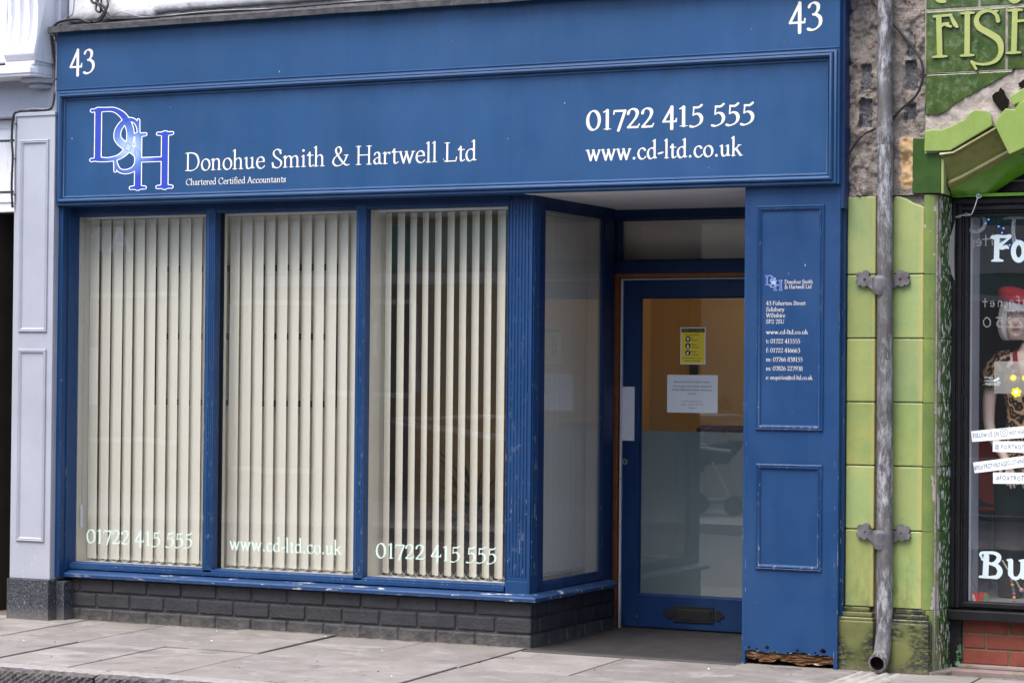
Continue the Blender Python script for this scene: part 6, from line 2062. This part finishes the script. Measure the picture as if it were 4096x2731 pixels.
for lab, q, tx_ in strips:
    m = MB().prism([q[0], q[1], q[2], q[3]], WY - .0022, WY - .0012)
    o = tag(m.build('paper_strip', M['paper']), lab, 'paper strip', 'handwritten paper strips on the window')
    g = MB()
    for (s, x, z, h, w, ro) in tx_: g.glyphs(hand_geo(s, x, z, h, w, ro, len(s)), WY - .0030)
    if lab.startswith('first'):
        cxx, czz = 2.367, 1.137
        rect = [(cxx + a_ * .0155, czz + b_ * .0165) for a_, b_ in ((-1, -.7), (-.7, -1), (.7, -1), (1, -.7), (1, .7), (.7, 1), (-.7, 1), (-1, .7), (-1, -.7))]
        s_ = chain([(x, z, .0018) for x, z in rect]) + chain([(cxx + .0075 * math.cos(a_ * math.pi / 8), czz + .008 * math.sin(a_ * math.pi / 8), .0016) for a_ in range(17)]) + [(cxx + .010, czz + .011, .0014, cxx + .0101, czz + .011, .0014)]
        g.glyphs(outline(*field(s_, .0007, .004)), WY - .0030)
    g.build('handwriting', M['grey_ink'], o, recalc=False)
# warning sticker, flowers, notice, lights, beads, ornaments
ws_ = MB()
ws_.glyphs(sans_geo('WARNING', 2.275, 1.3605, .0125, width=.070), WY - .002)
ws_.glyphs(sans_geo('CCTV CAMERAS', 2.270, 1.393, .008, width=.042), WY - .002)
ws_.glyphs(sans_geo('IN OPERATION', 2.271, 1.378, .008, width=.041), WY - .002)
ws_.prism([(2.312, 1.384), (2.318, 1.378), (2.344, 1.391), (2.341, 1.401)], WY - .0022, WY - .0012)
ws_.prism([(2.333, 1.385), (2.336, 1.384), (2.338, 1.378), (2.350, 1.376), (2.350, 1.373), (2.335, 1.374)], WY - .0022, WY - .0012)
tag(ws_.build('warning_sticker', M['ice_vinyl'], recalc=False), 'white warning sticker with a security camera symbol on the glass', 'sticker')
for (x, z, r, lab) in ((2.410, 1.398, .016, 'small yellow flower sticker beside the warning sticker'), (2.425, 1.329, .024, 'large yellow flower sticker below the small one'), (2.466, 1.398, .016, 'yellow flower sticker cut off by the picture edge')):
    f_ = MB()
    s_ = [(x + r * .62 * math.cos(a_ * math.tau / 6 + .3), z + r * .62 * math.sin(a_ * math.tau / 6 + .3), r * .40, x + 1e-4, z, r * .4) for a_ in range(6)]
    f_.glyphs(outline(*field(s_, .0011, .006)), WY - .0020)
    o = tag(f_.build('flower_sticker', M['flower'], recalc=False), lab, 'sticker', 'yellow flower stickers on the window')
    MB().prism([(x + r * .36 * math.cos(a_ * math.pi / 8), z + r * .36 * math.sin(a_ * math.pi / 8)) for a_ in range(16)], WY - .0030, WY - .0022).build('flower_centre', M['white_vinyl'], o)
tag(MB().add([(2.305, .30, 1.322), (2.60, .30, 1.322), (2.60, .30, 1.477), (2.305, .30, 1.477)], [(0, 1, 2, 3)]).build('film_sheet', M['film'], recalc=False), 'see-through pale sheet hanging in front of the leopard dress', 'sheet')
fl2 = thing('fairy_lights', 'string of small blue fairy lights at the top of the display window', 'fairy lights', (2.25, .5, 2.1))
pts = [(2.10, .5, 2.18), (2.143, .5, 2.171), (2.159, .5, 2.163), (2.207, .5, 2.152), (2.222, .5, 2.171), (2.272, .5, 2.137), (2.296, .5, 2.127), (2.289, .5, 2.105), (2.327, .5, 2.045), (2.36, .5, 2.069), (2.42, .5, 2.09)]
MB().tube([tuple(p) for p in catmull(pts, 5)], .0014, 5).build('wire', M['cable'], fl2)
for p in pts[1:-1]:
    MB().ball(p, .0036, 8, 6).build('bulb', M['led'], fl2)
def beads(name, label, pts, rs, mats_, wire=True):
    o = thing(name, label, 'necklace', pts[0], 'bead necklaces in the window')
    P = [Vector(p) for p in catmull(pts, 10)]
    acc = 0; k = 0; last = P[0]
    groups = {}
    i = 0
    pos = P[0]; ln = 0
    need = 0
    out = []
    for a_, b_ in zip(P[:-1], P[1:]):
        L = (b_ - a_).length; t_ = 0
        while need <= L - t_ + 1e-9:
            t_ += need; out.append(a_.lerp(b_, t_ / L if L else 0)); r = rs[len(out) % len(rs)]; need = 2 * r * 1.02
        need -= (L - t_)
    for q, p in enumerate(out):
        groups.setdefault(mats_[(q + 1) % len(mats_)], MB()).ball(p, rs[(q + 1) % len(rs)], 8, 6)
    for mname, m in groups.items(): m.build('bead', M[mname], o, smooth=80)
    return o
beads('necklace', 'pearl and pink bead necklace hanging low in the display window', [(2.352, .30, .522), (2.375, .30, .485), (2.41, .30, .44), (2.445, .30, .385), (2.50, .30, .33)], [.0052] * 7 + [.012], ['pearl'] * 7 + ['pink'])
beads('necklace', 'yellow and magenta bead string hanging beside the pearl necklace', [(2.392, .305, .455), (2.396, .305, .42), (2.405, .305, .375), (2.408, .305, .328)], [.008, .006, .007, .009], ['gold_yellow', 'magenta', 'jade', 'magenta'])
oc = thing('greeting_card', 'small card with a pink domed figure leaning in the window corner', 'card', (2.2, .29, .322))
MB().prism([(2.176, .322), (2.240, .322), (2.228, .370), (2.178, .368)], .300, .302).build('card', M['red_chair'], oc)
MB().prism([(2.180, .3225), (2.224, .3225), (2.216, .352), (2.204, .362), (2.190, .360), (2.182, .346)], .2965, .2995).build('picture', M['string'], oc)
MB().prism([(2.183, .325), (2.220, .325), (2.214, .338), (2.200, .343), (2.186, .338)], .294, .2962).build('picture', M['pink'], oc)
oc = thing('greeting_card', 'dark red card with a green figure standing in the window corner', 'card', (2.25, .31, .322))
MB().prism([(2.232, .322), (2.292, .322), (2.280, .368), (2.236, .368)], .308, .310).build('card', M['red_chair'], oc)
MB().prism([(2.256, .3225), (2.290, .3225), (2.286, .336), (2.280, .348), (2.276, .362), (2.264, .364), (2.258, .352), (2.262, .340)], .3045, .3075).build('picture', M['jade'], oc)
tag(MB().tube([tuple(p) for p in catmull([(2.192, .268, .66), (2.208, .270, .60), (2.214, .272, .54), (2.205, .272, .47), (2.212, .275, .42), (2.232, .285, .37)], 6)], .0014, 5).build('thin_wire', M['cable']), 'thin dark wire hanging down the inside edge of the display window', 'wire')

# ------------------------------------------------------------------ across the street (seen in the glass)
ob = thing('brick_terrace', 'brown brick terrace with shops across the street, mirrored in the windows', 'building', (-4, -13, 0))
MB().box(-30, 14, -18, -12.9, 3.35, 5.4).build('upper_wall', M['brown_brick'], ob)
up_ = MB()
for k in range(15):
    x = -29 + k * 2.8
    up_.box(x, x + 1.1, -12.9, -12.84, 4.0, 5.1)
up_.build('window', M['dark_shop'], ob)
MB().box(-30, 14, -12.9, -12.78, 3.2, 3.4).build('string_course', M['pale_band'], ob)
sf = MB()
sf.box(-30, -10.4, -18, -12.75, 0, 3.2, 0)
sf.box(-10.4, -5.3, -18, -12.75, 0, 3.2, 1)
sf.box(-5.3, -2.6, -18, -12.75, 0, 3.2, 2)
sf.box(-2.6, 2.2, -18, -12.75, 0, 3.2, 3)
sf.box(2.2, 14, -18, -12.75, 0, 3.2, 1)
sf.box(-9.7, -5.9, -12.75, -12.70, 2.42, 2.55, 4)
sf.box(-7.9, -5.6, -12.75, -12.71, 2.60, 3.1, 3)
sf.box(-2.6, 2.2, -12.75, -12.70, 2.5, 3.0, 4)
sf.box(-5.3, -2.6, -12.75, -12.71, 2.3, 2.55, 4)
sf.build('shop_fascia', [M['dark_shop'], M['brown_shop'], M['tan'], M['teal'], M['pale_band']], ob)
for (x0, x1, z0, z1) in ((-16.0, -13.6, .6, 2.3), (-13.2, -10.8, .6, 2.3), (-9.9, -8.9, .3, 2.2), (-8.6, -7.6, 1.2, 2.2), (1.0, 2.0, .2, 2.2), (-2.3, -.2, .6, 2.2)):
    MB().box(x0, x1, -12.75, -12.69, z0, z1).build('display_window', M['dark_shop'], ob)
    MB().moulding(x1 + .06, x0 - .06, z0 - .06, z1 + .06, -12.69, [(0, .0), (0, -.04), (.06, -.04), (.06, 0)]).build('window_surround', M['pale_band'], ob)
for (x0, x1, z0, z1) in ((-15.4, -14.2, 1.2, 1.9), (-12.6, -11.9, 1.0, 1.7), (-8.3, -8.0, 1.6, 2.0)):
    MB().box(x0, x1, -12.685, -12.68, z0, z1).build('window_bill', M['white_vinyl'], ob)
def far_text(s, x, z, cap, w):
    g = text_geo(s, 0, w, 0, cap)
    return ([(x - p[0], z + p[1]) for p in g[0]], g[1], g[2])


lt2 = MB()
lt2.glyphs(sans_geo('AN', -11.45, 2.86, .30, mirror=True, width=.85), -12.735)
lt2.build('fascia_letters', M['white_vinyl'], ob, recalc=False)
gl2 = MB()
gl2.glyphs(far_text('& C', -4.55, 1.02, .17, .42), -12.735)
gl2.glyphs(far_text('Spic', -4.45, .76, .17, .55), -12.735)
gl2.build('gold_letters', M['gold'], ob, recalc=False)
# pushchair parked across the road
pc = thing('pushchair', 'pushchair standing on the far pavement, mirrored in the door glass', 'pushchair', (-3.9, -10.2, -.06))
t_ = MB()
for s in (0, .42):
    t_.tube([tuple(p) for p in catmull([(-3.55, -10.0 - s, .62), (-6.4, -10.0 - s, .92), (-3.72, -10.0 - s, .98), (-3.86, -10.0 - s, .80), (-3.98, -10.0 - s, .40), (-4.05, -10.0 - s, .05)], 6)], .018, 8)
t_.tube([(-3.5, -10.0, .02), (-3.75, -10.0, .5)], .014, 8); t_.tube([(-3.5, -10.42, .02), (-3.75, -10.42, .5)], .014, 8)
t_.build('frame', M['pram_tube'], pc, smooth=60)
sh_ = MB().prism([(-3.98, .38), (-6.4, .36), (-3.50, .72), (-3.60, .74), (-3.70, .48), (-3.96, .46)], -10.38, -10.04)
sh_.build('seat', M['pram_cloth'], pc, bevel=.02)
for (x, s) in ((-4.05, 0), (-4.05, .42), (-3.5, 0), (-3.5, .42)):
    w_ = MB().tube([(x, -10.0 - s - .02, .05), (x, -10.0 - s + .02, .05)], .11, 20)
    w_.build('wheel', M['rubber'], pc, smooth=40)
